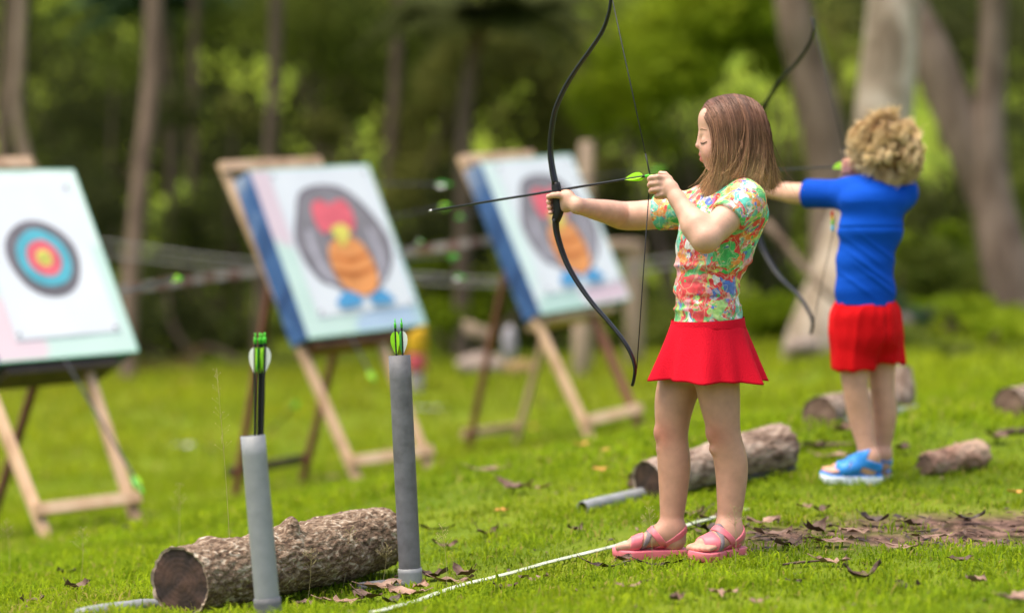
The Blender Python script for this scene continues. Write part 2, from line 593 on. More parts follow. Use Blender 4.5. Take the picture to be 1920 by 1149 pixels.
# ------------------------------------------------------------------ implicit bodies: smooth union of tapered limbs, polygonised here
class Field:
    def __init__(self, lo, hi, h):
        self.lo = np.asarray(lo, float); self.h = h
        self.n = np.ceil((np.asarray(hi) - self.lo) / h).astype(int) + 1
        self.f = np.full(self.n, 1.0, np.float32)

    def region(self, lo, hi):
        a = np.clip(np.floor((lo - self.lo) / self.h).astype(int), 0, self.n)
        b = np.clip(np.ceil((hi - self.lo) / self.h).astype(int) + 1, 0, self.n)
        sl = tuple(slice(a[i], b[i]) for i in range(3))
        g = [self.lo[i] + self.h * np.arange(a[i], b[i]) for i in range(3)]
        return sl, g[0][:, None, None], g[1][None, :, None], g[2][None, None, :]

    def put(self, lo, hi, fn, k=0.01, op='add'):
        m = k + 4 * self.h
        sl, X, Y, Z = self.region(np.asarray(lo) - m, np.asarray(hi) + m)
        if min(s.stop - s.start for s in sl) <= 0: return self
        d = fn(X, Y, Z).astype(np.float32)
        a = self.f[sl]
        if op == 'add':
            if k > 0:
                t = np.maximum(k - abs(a - d), 0) / k
                self.f[sl] = np.minimum(a, d) - t * t * k * .25
            else: self.f[sl] = np.minimum(a, d)
        else:
            d = -d
            if k > 0:
                t = np.maximum(k - abs(a - d), 0) / k
                self.f[sl] = np.maximum(a, d) + t * t * k * .25
            else: self.f[sl] = np.maximum(a, d)
        return self

    def cap(self, a, b, ra, rb=None, k=0.012, op='add', clip=None, flat=None):
        """tapered capsule; clip = (point, normal): keep the side the normal does not point to"""
        a, b = np.asarray(a, float), np.asarray(b, float)
        rb = ra if rb is None else rb
        ab = b - a; L2 = max(ab @ ab, 1e-9)
        r = max(ra, rb)

        def fn(X, Y, Z):
            x, y, z = X - a[0], Y - a[1], Z - a[2]
            t = np.clip((x * ab[0] + y * ab[1] + z * ab[2]) / L2, 0, 1)
            dx, dy, dz = x - t * ab[0], y - t * ab[1], z - t * ab[2]
            if flat is not None:
                nn, s = flat
                q = dx * nn[0] + dy * nn[1] + dz * nn[2]
                e = (s - 1) * q
                dx, dy, dz = dx + e * nn[0], dy + e * nn[1], dz + e * nn[2]
            d = np.sqrt(dx * dx + dy * dy + dz * dz) - (ra + (rb - ra) * t)
            if clip is not None:
                cp, cn = clip
                d = np.maximum(d, (X - cp[0]) * cn[0] + (Y - cp[1]) * cn[1] + (Z - cp[2]) * cn[2])
            return d
        return self.put(np.minimum(a, b) - r, np.maximum(a, b) + r, fn, k, op)

    def chain(self, pts, rad, k=.02, n=None, k0=None, flat=None):
        """limb through several joints with smoothly changing thickness"""
        pts = np.asarray(pts, float)
        n = n or 6 * (len(pts) - 1) + 1
        C = catmull(np.concatenate([pts, np.asarray(rad, float)[:, None]], 1), n)
        for i in range(n - 1):
            self.cap(C[i, :3], C[i + 1, :3], C[i, 3], C[i + 1, 3], k=(k0 if (i == 0 and k0) else k) if i == 0 else .004, flat=flat)
        return self

    def ell(self, c, r, R=None, k=0.015, op='add'):
        c, r = np.asarray(c, float), np.asarray(r, float)
        R = np.eye(3) if R is None else np.asarray(R, float)

        def fn(X, Y, Z):
            x, y, z = X - c[0], Y - c[1], Z - c[2]
            q = [(x * R[i, 0] + y * R[i, 1] + z * R[i, 2]) for i in range(3)]
            k0 = np.sqrt(sum((q[i] / r[i]) ** 2 for i in range(3)))
            k1 = np.sqrt(sum((q[i] / r[i] ** 2) ** 2 for i in range(3))) + 1e-9
            return k0 * (k0 - 1) / k1
        m = r.max()
        return self.put(c - m, c + m, fn, k, op)

    def cut(self, p, n):
        """global: remove the side n points to"""
        sl, X, Y, Z = self.region(self.lo - 1, self.lo + self.n * self.h + 1)
        self.f = np.maximum(self.f, ((X - p[0]) * n[0] + (Y - p[1]) * n[1] + (Z - p[2]) * n[2]).astype(np.float32))
        return self

    def mesh(self, smooth=2):
        f = self.f
        for ax in range(3):
            s = [slice(None)] * 3
            s[ax] = 0; f[tuple(s)] = 1
            s[ax] = -1; f[tuple(s)] = 1
        ins = f < 0
        s = np.zeros(tuple(self.n - 1), np.uint8)
        corners = [(i, j, k) for i in (0, 1) for j in (0, 1) for k in (0, 1)]
        for c in corners:
            s += ins[c[0]:self.n[0] - 1 + c[0], c[1]:self.n[1] - 1 + c[1], c[2]:self.n[2] - 1 + c[2]]
        idx = np.argwhere((s > 0) & (s < 8))
        ids = np.full(tuple(self.n - 1), -1, np.int32)
        ids[tuple(idx.T)] = np.arange(len(idx))
        vals = {c: f[idx[:, 0] + c[0], idx[:, 1] + c[1], idx[:, 2] + c[2]] for c in corners}
        acc = np.zeros((len(idx), 3)); cnt = np.zeros(len(idx))
        for c in corners:
            for ax in range(3):
                if c[ax] == 0:
                    e = list(c); e[ax] = 1; e = tuple(e)
                    a, b = vals[c], vals[e]
                    m = (a < 0) != (b < 0)
                    t = np.where(m, a / np.where(m, a - b, 1), 0)
                    q = np.tile(np.array(c, float), (len(idx), 1)); q[:, ax] += t
                    acc += q * m[:, None]; cnt += m
        V = self.lo + (idx + acc / cnt[:, None]) * self.h
        Q = []
        for ax in range(3):
            o = [a for a in range(3) if a != ax]
            sa = [slice(None)] * 3; sb = [slice(None)] * 3
            sa[ax] = slice(0, -1); sb[ax] = slice(1, None)
            A, Bm = ins[tuple(sa)], ins[tuple(sb)]
            e = np.argwhere(A != Bm)
            e = e[(e[:, o[0]] > 0) & (e[:, o[1]] > 0)]
            fl = A[tuple(e.T)]
            q = []
            for d0, d1 in ((1, 1), (0, 1), (0, 0), (1, 0)):
                g = e.copy(); g[:, o[0]] -= d0; g[:, o[1]] -= d1
                g = np.minimum(g, self.n - 2)
                q.append(ids[tuple(g.T)])
            q = np.stack(q, 1)
            if ax == 1: fl = ~fl
            q[~fl] = q[~fl][:, ::-1]
            Q.append(q)
        Q = np.concatenate(Q)
        Q = Q[(Q >= 0).all(1)]
        E = np.concatenate([Q[:, [0, 1]], Q[:, [1, 2]], Q[:, [2, 3]], Q[:, [3, 0]]])
        E = np.concatenate([E, E[:, ::-1]])
        deg = np.bincount(E[:, 0], minlength=len(V))
        for it in range(smooth):
            S = np.stack([np.bincount(E[:, 0], weights=V[E[:, 1], i], minlength=len(V)) for i in range(3)], 1)
            V = V + 0.5 * (S / np.maximum(deg, 1)[:, None] - V)
        return V, Q


def vnormals(V, Q):
    n = np.cross(V[Q[:, 2]] - V[Q[:, 0]], V[Q[:, 3]] - V[Q[:, 1]])
    o = np.stack([np.bincount(Q.ravel(), weights=np.repeat(n[:, i], 4), minlength=len(V)) for i in range(3)], 1)
    return o / (np.linalg.norm(o, axis=1)[:, None] + 1e-12)


# ------------------------------------------------------------------ trees and undergrowth behind the lawn
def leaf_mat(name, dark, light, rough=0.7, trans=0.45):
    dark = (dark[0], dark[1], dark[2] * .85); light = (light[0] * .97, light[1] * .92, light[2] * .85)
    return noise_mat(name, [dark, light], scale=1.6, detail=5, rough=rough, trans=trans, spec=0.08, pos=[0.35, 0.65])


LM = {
    'dark': leaf_mat('shade_dark_leaf', (.040, .050, .016), (.080, .095, .030)),  # green darkened to stand in for the shade inside the wood
    'deep': leaf_mat('shade_deep_leaf', (.060, .076, .022), (.108, .128, .038)),  # likewise shade put into the leaf green, less strongly
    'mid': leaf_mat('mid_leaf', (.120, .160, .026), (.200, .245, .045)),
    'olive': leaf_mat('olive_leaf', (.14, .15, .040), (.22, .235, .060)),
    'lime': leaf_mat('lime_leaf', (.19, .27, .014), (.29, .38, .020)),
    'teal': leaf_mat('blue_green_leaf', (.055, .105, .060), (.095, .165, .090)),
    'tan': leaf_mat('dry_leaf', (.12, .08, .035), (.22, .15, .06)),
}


def leaf_cloud(blobs, n, size, r, droop=0.3):
    """n leaves (folded diamonds) spread through ellipsoid blobs [(centre, radii)]"""
    vol = np.array([np.prod(b[1]) ** .66 for b in blobs])
    k = r.choice(len(blobs), n, p=vol / vol.sum())
    c = np.array([b[0] for b in blobs])[k]
    R = np.array([b[1] for b in blobs])[k]
    d = r.normal(size=(n, 3)); d /= np.linalg.norm(d, axis=1)[:, None]
    rad = r.random(n) ** .45
    # clumps: pull points towards noise peaks so that gaps stay open
    p = c + d * rad[:, None] * R
    keep = vnoise(p, 1.7) + .5 * vnoise(p, 4.1) > r.uniform(-1.2, .45, n)
    p = p[keep]; n = len(p)
    a = r.normal(size=(n, 3)); a[:, 2] -= droop; a /= np.linalg.norm(a, axis=1)[:, None]
    b = np.cross(a, r.normal(size=(n, 3))); b /= np.linalg.norm(b, axis=1)[:, None]
    nn = np.cross(a, b)
    L = size * r.uniform(.6, 1.4, n)[:, None]
    V = np.stack([p - a * L * .5, p + b * L * .24 + nn * L * .08, p + a * L * .5, p - b * L * .24 + nn * L * .08], 1).reshape(-1, 3)
    i = np.arange(n) * 4
    T = np.concatenate([np.stack([i, i + 1, i + 2], 1), np.stack([i, i + 2, i + 3], 1)])
    return V, T


def bark_tube(pts, rad, n=14, rough=.06, steps=40, seed=0):
    pts = catmull(pts, steps)
    V, F = tube(pts, rad, n, ref=(1, .2, .1))
    c = np.repeat(pts, n, 0)
    o = V - c
    V = c + o * (1 + rough * 2 * fbm(V + seed * 3.1, 3.5, 3)[:, None])
    return V, F


BARK_PALE = noise_mat('pale_mottled_bark', [(.15, .11, .07), (.30, .235, .165), (.46, .385, .30), (.21, .19, .08)], scale=5, detail=9, rough=.85, bump=.6, bscale=22, stretch=(1, 1, .45), pos=[.3, .45, .6, .75], dist=.6)
BARK_BROWN = noise_mat('grey_brown_bark', [(.10, .065, .042), (.20, .14, .098), (.28, .20, .145)], scale=6, detail=8, rough=.85, bump=.5, stretch=(1, 1, .3))
BARK_DARK = noise_mat('thin_tree_bark', [(.09, .060, .040), (.18, .125, .085)], scale=7, detail=7, rough=.85, bump=.5, stretch=(1, 1, .3))


def tree(name, label, group, trunk, rad, bark, crown, leaf, nleaf, size, limbs=(), limb_rad=None, seed=1):
    """trunk / limbs = pixel paths with depth; crown = blobs in world space"""
    r = np.random.default_rng(seed)
    tp = [P(*t) for t in trunk]
    g = gz(tp[-1][0], tp[-1][1])
    base = np.array([tp[-1][0], tp[-1][1], g - .15])
    t = thing(name, label, 'tree', (base[0], base[1], g), group)
    V, F = bark_tube([base] + tp[::-1], rad[::-1], seed=seed)
    link_mesh('trunk', V, F, bark, t)
    for li, lp in enumerate(limbs):
        V, F = bark_tube([P(*q) for q in lp], limb_rad[li], n=10, seed=seed + li)
        link_mesh('limb', V, F, bark, t)
    if nleaf:
        V, T = leaf_cloud(crown, int(nleaf * .55), size, r)
        link_mesh('crown', V, T, LM[leaf], t, smooth=False)
    return t


def crown_over(px, py, d, h, sx, sy, sz, k, seed):
    """k blobs clustered about a point h metres above pixel (px, py) at depth d"""
    r = np.random.default_rng(seed)
    c = P(px, py, d) + np.array([0, 0, h])
    return [(c + r.normal(size=3) * np.array([sx, sy, sz]) * .55, np.array([sx, sy, sz]) * r.uniform(.45, .8)) for _ in range(k)]


GT = 'thin tree trunks at the edge of the wood'
tree('thin_tree', 'thin bare trunk leaning right between the round target and the middle penguin board', GT,
     [(296, -700, 19), (287, 60, 18.5), (262, 350, 18.2), (243, 560, 18), (240, 722, 17.8)], [.075, .07, .066, .06, .055], BARK_DARK,
     crown_over(296, -500, 19, 2.2, 1.6, 1.6, 1.0, 7, 1), 'deep', 2200, .22, seed=1)
tree('thin_tree', 'thin grey trunk rising behind the top left corner of the middle penguin board', GT,
     [(530, -700, 21), (517, 60, 21), (505, 300, 21), (492, 500, 21), (488, 650, 21)], [.05, .055, .06, .06, .062], BARK_DARK,
     crown_over(520, -500, 21, 2.2, 1.6, 1.8, 1.0, 7, 2), 'mid', 2200, .22, seed=2)
tree('thin_tree', 'straight dark trunk standing at the far left edge of the photo', GT,
     [(30, -700, 19), (18, 60, 19), (8, 200, 19), (6, 330, 19), (4, 700, 19)], [.05, .05, .055, .06, .06], BARK_DARK,
     crown_over(20, -500, 19, 2.2, 1.5, 1.5, 1.0, 6, 3), 'deep', 2000, .22, seed=3)
tree('thin_tree', 'curved pinkish brown trunk bending right just above the round target', GT,
     [(55, -700, 18.5), (38, 60, 18.5), (30, 190, 18.5), (48, 300, 18.5), (66, 370, 18.4), (70, 715, 18.4)], [.04, .045, .05, .055, .06], BARK_BROWN,
     crown_over(40, -500, 18.5, 2.4, 1.4, 1.4, 1.0, 6, 4), 'deep', 1800, .22, seed=4)
tree('thin_tree', 'faint slim trunk in the shade to the right of the middle penguin board', GT,
     [(752, -700, 24), (745, 60, 24), (735, 250, 24), (722, 420, 24), (720, 660, 24)], [.05, .055, .06, .06, .07], BARK_DARK,
     crown_over(745, -500, 24, 2.2, 1.8, 1.8, 1.0, 7, 5), 'olive', 2400, .24, seed=5)
tree('thin_tree', 'slim brown stem in the dark wood above the striped tape', GT,
     [(372, -700, 25), (366, 60, 25), (362, 300, 25), (358, 480, 25), (356, 680, 25)], [.04, .045, .05, .055, .06], BARK_DARK,
     crown_over(366, -500, 25, 2.2, 1.8, 1.8, 1.0, 6, 6), 'deep', 2000, .24, seed=6)
GB = 'stout trunks behind the boy'
tree('pale_tree', 'big pale mottled trunk leaning right directly behind the curly haired boy', GB,
     [(1725, -900, 16.2), (1695, -300, 15.9), (1672, 40, 15.7), (1645, 300, 15.6), (1590, 480, 15.5), (1550, 600, 15.4), (1535, 660, 15.4)],
     [.165, .17, .18, .195, .215, .235, .25], BARK_PALE, crown_over(1725, -700, 16.2, 2.6, 2.4, 2.2, 1.3, 9, 7), 'mid', 4200, .26, seed=7)
tree('brown_tree', 'smooth brown trunk leaning left behind the upper limb of the boy\'s bow', GB,
     [(1450, -700, 18.5), (1480, -60, 18), (1512, 120, 18), (1548, 270, 18), (1562, 420, 18), (1560, 660, 18)], [.11, .13, .155, .165, .17, .2],
     BARK_BROWN, crown_over(1440, -520, 18.5, 2.4, 2.0, 2.0, 1.1, 8, 8), 'lime', 3200, .24, seed=8)
tree('forked_tree', 'forked brown tree at the right edge with one limb slanting up left', GB,
     [(1880, -700, 17.6), (1862, 60, 17.6), (1852, 250, 17.5), (1866, 400, 17.4), (1898, 540, 17.3), (1930, 680, 17.2)],
     [.09, .10, .13, .18, .19, .2], BARK_BROWN, crown_over(1880, -520, 17.6, 2.4, 2.2, 2.0, 1.2, 8, 9), 'deep', 3400, .25,
     limbs=[[(1600, -300, 17.9), (1690, -20, 17.8), (1740, 90, 17.7), (1800, 240, 17.6), (1860, 400, 17.5)]], limb_rad=[[.1, .13, .15, .16, .14]], seed=9)


# palm with drooping fronds
def palm(label, trunk, rad, crown_pt, nf, fl, leaf, seed):
    r = np.random.default_rng(seed)
    tp = [P(*t) for t in trunk]
    g = gz(tp[-1][0], tp[-1][1])
    t = thing('palm_tree', label, 'palm tree', (tp[-1][0], tp[-1][1], g), 'palms in the wood')
    base = np.array([tp[-1][0], tp[-1][1], g - .1])
    V, F = bark_tube([base] + tp[::-1], rad[::-1], seed=seed, rough=.03)
    link_mesh('trunk', V, F, BARK_DARK, t)
    c = np.asarray(crown_pt)
    for k in range(nf):
        a = 2 * math.pi * k / nf + r.uniform(-.2, .2)
        el = r.uniform(.1, 1.1)
        d = np.array([math.cos(a), math.sin(a), 0])
        s = np.linspace(0, 1, 14)[:, None]
        L_ = fl * r.uniform(.8, 1.1)
        rb = c + d * L_ * s * math.cos(el * .5) + np.array([0, 0, 1]) * (L_ * (s * math.sin(el) - s * s * (.55 + .3 * math.sin(el))))
        V, F = tube(rb, [.018, .006], 4)
        m = MB().add(V, F)
        side = np.cross(d, [0, 0, 1])
        for i in range(1, 14):
            for q in np.linspace(0, .85, 3):
                o = rb[i - 1] + (rb[i] - rb[i - 1]) * q
                for sg in (-1, 1):
                    l = fl * .34 * math.sin(math.pi * min(1, (i + q) / 14 + .12)) + .05
                    e = o + side * sg * l * .8 + d * l * .45 + np.array([0, 0, -1]) * l * .5
                    w = d * .022
                    m.add([o - w, o + w, (o + e) / 2 + w * 1.1 + [0, 0, .03], e, (o + e) / 2 - w * 1.1 + [0, 0, .03]], [[0, 1, 2, 4], [4, 2, 3]])
        V, F, _ = m.get()
        link_mesh('frond', V, F, LM[leaf], t, smooth=False)


palm('palm with dark feathery fronds hanging into the top of the photo above the right board', [(905, 30, 20.5), (885, 120, 20.5), (872, 220, 20.5), (868, 400, 20.5), (866, 640, 20.5)],
     [.06, .065, .07, .07, .08], P(905, 14, 20.5), 19, 1.1, 'deep', 21)
palm('palm with blue green fronds spreading at the upper left of the photo', [(300, -40, 27), (312, 120, 27), (322, 300, 27), (330, 640, 27)],
     [.06, .065, .07, .08], P(300, 0, 26), 15, 1.15, 'teal', 22)

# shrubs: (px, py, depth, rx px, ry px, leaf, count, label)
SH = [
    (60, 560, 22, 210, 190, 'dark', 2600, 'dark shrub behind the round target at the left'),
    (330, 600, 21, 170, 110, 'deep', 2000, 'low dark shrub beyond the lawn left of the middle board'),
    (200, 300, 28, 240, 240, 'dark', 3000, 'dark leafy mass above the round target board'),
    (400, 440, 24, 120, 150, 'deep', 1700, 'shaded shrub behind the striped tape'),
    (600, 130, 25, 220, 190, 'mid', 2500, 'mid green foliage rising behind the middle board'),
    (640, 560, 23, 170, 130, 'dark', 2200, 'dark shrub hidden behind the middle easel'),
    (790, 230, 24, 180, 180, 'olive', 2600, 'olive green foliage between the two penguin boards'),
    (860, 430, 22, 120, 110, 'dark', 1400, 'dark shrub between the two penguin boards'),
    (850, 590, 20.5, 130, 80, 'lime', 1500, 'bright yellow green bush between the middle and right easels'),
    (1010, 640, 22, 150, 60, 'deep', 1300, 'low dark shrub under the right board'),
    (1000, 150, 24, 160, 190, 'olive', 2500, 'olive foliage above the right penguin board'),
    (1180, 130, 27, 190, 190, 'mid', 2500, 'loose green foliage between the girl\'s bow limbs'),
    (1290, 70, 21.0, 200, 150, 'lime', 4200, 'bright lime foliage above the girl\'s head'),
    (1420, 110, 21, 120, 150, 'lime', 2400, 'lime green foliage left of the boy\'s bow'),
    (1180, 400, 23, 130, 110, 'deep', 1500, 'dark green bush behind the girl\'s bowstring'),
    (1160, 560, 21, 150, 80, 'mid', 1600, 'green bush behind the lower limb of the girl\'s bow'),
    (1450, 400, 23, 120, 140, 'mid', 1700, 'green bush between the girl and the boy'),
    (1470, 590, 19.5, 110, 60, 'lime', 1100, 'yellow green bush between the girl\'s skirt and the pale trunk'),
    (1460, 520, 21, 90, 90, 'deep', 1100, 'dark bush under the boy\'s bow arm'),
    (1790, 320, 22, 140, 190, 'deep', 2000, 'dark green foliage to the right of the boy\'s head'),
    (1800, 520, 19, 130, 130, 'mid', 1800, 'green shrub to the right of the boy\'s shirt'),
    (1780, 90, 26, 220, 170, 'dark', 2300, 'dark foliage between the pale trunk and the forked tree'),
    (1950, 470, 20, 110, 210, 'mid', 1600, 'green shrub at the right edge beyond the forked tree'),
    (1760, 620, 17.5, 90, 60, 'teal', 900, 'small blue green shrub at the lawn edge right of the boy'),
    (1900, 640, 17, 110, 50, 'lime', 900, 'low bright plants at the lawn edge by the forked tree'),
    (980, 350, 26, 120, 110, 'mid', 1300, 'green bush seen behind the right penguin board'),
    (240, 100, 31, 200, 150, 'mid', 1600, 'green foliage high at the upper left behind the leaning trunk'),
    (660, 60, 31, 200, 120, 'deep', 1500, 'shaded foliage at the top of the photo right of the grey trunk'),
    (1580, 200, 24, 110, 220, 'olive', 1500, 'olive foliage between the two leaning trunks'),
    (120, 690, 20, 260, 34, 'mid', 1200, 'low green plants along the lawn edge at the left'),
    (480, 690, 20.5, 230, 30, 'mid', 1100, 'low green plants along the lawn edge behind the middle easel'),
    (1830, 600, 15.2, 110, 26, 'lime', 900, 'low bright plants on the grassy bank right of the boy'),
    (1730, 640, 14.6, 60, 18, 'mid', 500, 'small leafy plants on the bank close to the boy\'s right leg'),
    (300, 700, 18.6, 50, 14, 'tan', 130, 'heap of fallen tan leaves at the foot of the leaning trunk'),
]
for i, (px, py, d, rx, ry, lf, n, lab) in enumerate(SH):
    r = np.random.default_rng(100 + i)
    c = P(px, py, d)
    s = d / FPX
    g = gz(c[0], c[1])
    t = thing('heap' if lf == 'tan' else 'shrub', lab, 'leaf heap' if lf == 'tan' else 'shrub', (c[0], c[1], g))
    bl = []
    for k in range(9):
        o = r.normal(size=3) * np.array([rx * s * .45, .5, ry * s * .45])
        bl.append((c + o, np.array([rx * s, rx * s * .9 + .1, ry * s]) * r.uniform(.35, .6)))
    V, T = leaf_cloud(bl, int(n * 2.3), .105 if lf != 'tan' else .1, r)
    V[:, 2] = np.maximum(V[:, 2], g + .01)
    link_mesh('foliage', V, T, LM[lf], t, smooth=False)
    if lf != 'tan':
        m = MB()
        for k in range(5):
            e = bl[k][0]
            b0 = np.array([c[0] + r.normal() * .12, c[1] + r.normal() * .12, g - .05])
            m.add(*tube(catmull([b0, (b0 + e) / 2 + r.normal(size=3) * .1, e], 8), [.03, .01], 6))
        V, F, _ = m.get()
        link_mesh('stem', V, F, BARK_DARK, t)

# bright leaf sprays picked out singly inside the wood
r = np.random.default_rng(5)
for i, (px, py, d, lf, rr) in enumerate([(440, 215, 23, 'olive', 40), (215, 120, 24, 'mid', 60), (330, 200, 24, 'deep', 45), (600, 240, 24, 'olive', 40),
                                       (1700, 460, 19, 'lime', 28), (1780, 440, 19.5, 'lime', 26), (1240, 250, 22, 'lime', 55),
                                       (1140, 330, 22, 'olive', 45), (945, 230, 25, 'olive', 45), (130, 300, 24, 'deep', 60), (640, 180, 25, 'olive', 50)]):
    c = P(px, py, d); s = d / FPX
    V, T = leaf_cloud([(c, np.array([rr * s, rr * s, rr * s])), (c + [rr * s * .7, 0, -.1], np.array([rr * s, rr * s, rr * s]) * .6)], 220, .12, r)
    g = gz(c[0], c[1])
    t = thing('sapling', '', 'sapling', (c[0], c[1], g), 'saplings inside the wood')
    t['label'] = ['olive tinged sapling in the dark wood above the striped tape', 'green sapling above the round target by the leaning trunk',
                  'shaded sapling just right of the leaning trunk', 'olive sapling above the top edge of the middle board',
                  'lime sapling close to the right of the boy\'s sleeve', 'lime sapling between the boy and the forked tree',
                  'lime sapling in front of the girl\'s face', 'olive sapling behind the middle of the girl\'s bow',
                  'olive sapling above the left corner of the right board', 'dark sapling above the top right corner of the round target board',
                  'olive sapling high between the grey trunk and the palm'][i]
    link_mesh('foliage', V, T, LM[lf], t, smooth=False)
    link_mesh('stem', *tube(catmull([[c[0] + .1, c[1], g - .05], [c[0] - .05, c[1], (g + c[2]) / 2], c], 10), [.03, .012], 6), BARK_DARK, t)

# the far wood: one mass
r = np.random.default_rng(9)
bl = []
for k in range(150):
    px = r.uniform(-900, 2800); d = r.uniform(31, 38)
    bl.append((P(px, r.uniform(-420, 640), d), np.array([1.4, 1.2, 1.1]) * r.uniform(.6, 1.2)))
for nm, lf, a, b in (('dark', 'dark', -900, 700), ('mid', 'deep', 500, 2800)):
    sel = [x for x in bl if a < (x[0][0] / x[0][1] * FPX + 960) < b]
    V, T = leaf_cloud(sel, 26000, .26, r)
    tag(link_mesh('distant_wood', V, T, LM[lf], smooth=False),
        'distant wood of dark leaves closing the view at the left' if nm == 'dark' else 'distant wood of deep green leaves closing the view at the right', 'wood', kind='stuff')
# canopy roof over the far lawn edge, out of the frame: it shades the wood
bl = [(np.array([r.uniform(-9, 9), r.uniform(20, 36), r.uniform(4.2, 6.5)]), np.array([1.8, 2.0, .8]) * r.uniform(.7, 1.2)) for _ in range(70)]
bl = [b for b in bl if b[0][0] < -2 and r.random() < .7]
V, T = leaf_cloud(bl, 7000, .3, r)
tag(link_mesh('canopy', V, T, LM['deep'], smooth=False), 'leafy canopy of the wood above the top of the photo', 'canopy', kind='stuff')

# ------------------------------------------------------------------ far fence, ropes and tape
WOOD_PALE = noise_mat('pale_weathered_wood', [(.30, .21, .14), (.46, .34, .24)], scale=8, detail=6, rough=.7, bump=.3, stretch=(1, 1, .2), rand=.1)
t = thing('wooden_fence', 'pale bare wood frame of posts and a rail behind the right board', 'fence', P(1160, 690, 17) * [1, 1, 0] + [0, 0, gz(*P(1160, 690, 17)[:2])])
for px, top, w in ((1100, 265, .10), (1190, 452, .13)):
    a = P(px, top, 17); g = gz(a[0], a[1]); b = np.array([a[0], a[1], g - .1])
    link_mesh('post', *plank(b, a, [w, 0, 0], [0, .08, 0], .015), WOOD_PALE, t)
a, b = P(1105, 462, 16.95), P(1200, 462, 16.9)
link_mesh('rail', *plank(a, b, [0, 0, .09], [0, .05, 0], .015), WOOD_PALE, t)
a = P(1087, 585, 16.4); g = gz(a[0], a[1])
tag(link_mesh('short_post', *plank([a[0], a[1], g - .1], a, [.09, 0, 0], [0, .08, 0], .012), WOOD_PALE),
    'short pale post seen between the legs of the right easel', 'post')
ROPE = noise_mat('pale_rope', [(.17, .16, .155), (.26, .25, .24)], scale=40, rough=.8)
for lab, pts in (('upper pale rope strung behind the boards across the wood', [(-60, 430, 15), (195, 453, 15), (480, 490, 15), (950, 524, 15), (1130, 500, 15), (1262, 482, 15), (1300, 478, 15)]),
                 ('lower pale rope strung behind the boards across the wood', [(-60, 455, 15.1), (195, 478, 15.1), (480, 508, 15.1), (950, 534, 15.1), (1262, 500, 15.1), (1300, 497, 15.1)])):
    tag(link_mesh('rope', *tube(catmull([P(*p) for p in pts], 60), .007, 6), ROPE), lab, 'rope', 'ropes behind the boards')
tp = catmull([P(*p) for p in ((195, 548, 14.6), (340, 527, 14.6), (485, 508, 14.6), (780, 470, 14.6), (930, 449, 14.6), (1105, 440, 16.8))], 61)
m = MB()
for i in range(60):
    a, b = tp[i], tp[i + 1]
    u = np.array([0, 0, .022])
    o = np.array([0, .002, 0])
    V = [a - u, b - u, b + u, a + u, a - u + o, b - u + o, b + u + o, a + u + o]
    m.add(V, [[0, 1, 2, 3], [5, 4, 7, 6], [3, 2, 6, 7], [1, 0, 4, 5]], 0 if (i // 2) % 2 else 1)
V, F, MI = m.get()
tag(link_mesh('barrier_tape', V, F, [noise_mat('tape_white', [(.26, .22, .21), (.33, .29, .28)], rough=.5), noise_mat('tape_red', [(.17, .09, .085), (.21, .11, .10)], rough=.5)], mi=MI, smooth=False),
    'faded red and white striped tape strung behind the boards', 'tape')

# striped marker behind the middle easel, pale stone, sack and board lying at the far edge of the lawn
g0 = P(781, 740, 16.2)
base = np.array([g0[0], g0[1], gz(g0[0], g0[1])])
t = thing('marker_post', 'stubby marker in yellow, pink and grey bands just right of the middle board', 'marker', base)
H = P(781, 612, 16.2)[2] - base[2]
for nm, z0, z1, r_, c in (('grey_band', -.05, .33, .045, (.42, .37, .38)), ('pink_band', .33, .60, .062, (.62, .10, .13)), ('yellow_band', .60, 1.0, .066, (.75, .42, .02))):
    zz = [base + [0, 0, H * z0], base + [0, 0, H * (z0 * .9 + z1 * .1)], base + [0, 0, H * (z0 * .1 + z1 * .9)], base + [0, 0, H * z1]]
    link_mesh(nm, *tube(zz, [r_ * .9, r_, r_, r_ * .9], 14), noise_mat(nm, [tuple(x * .85 for x in c), c], rough=.6), t)


def lump(name, label, cat, px, py, d, r, mat, seed, sink=.2, res=20, R=None):
    c = P(px, py, d)
    th = np.linspace(0, math.pi, res // 2 + 1); ph = np.linspace(0, 2 * math.pi, res, endpoint=False)
    D = np.array([[math.sin(a) * math.cos(b), math.sin(a) * math.sin(b), math.cos(a)] for a in th for b in ph])
    D = D * (1 + .28 * fbm(D * 1.0 + seed * 7.7, 1.6, 3)[:, None])
    V = D * r
    if R is not None: V = V @ np.asarray(R).T
    g = gz(c[0], c[1])
    V = V + np.array([c[0], c[1], max(c[2], g + r[2] * (1 - sink) if False else c[2])])
    n = res
    F = [[i * n + j, (i + 1) * n + j, (i + 1) * n + (j + 1) % n, i * n + (j + 1) % n] for i in range(len(th) - 1) for j in range(n)]
    return tag(link_mesh(name, V, F, mat, origin=(c[0], c[1], g)), label, cat)


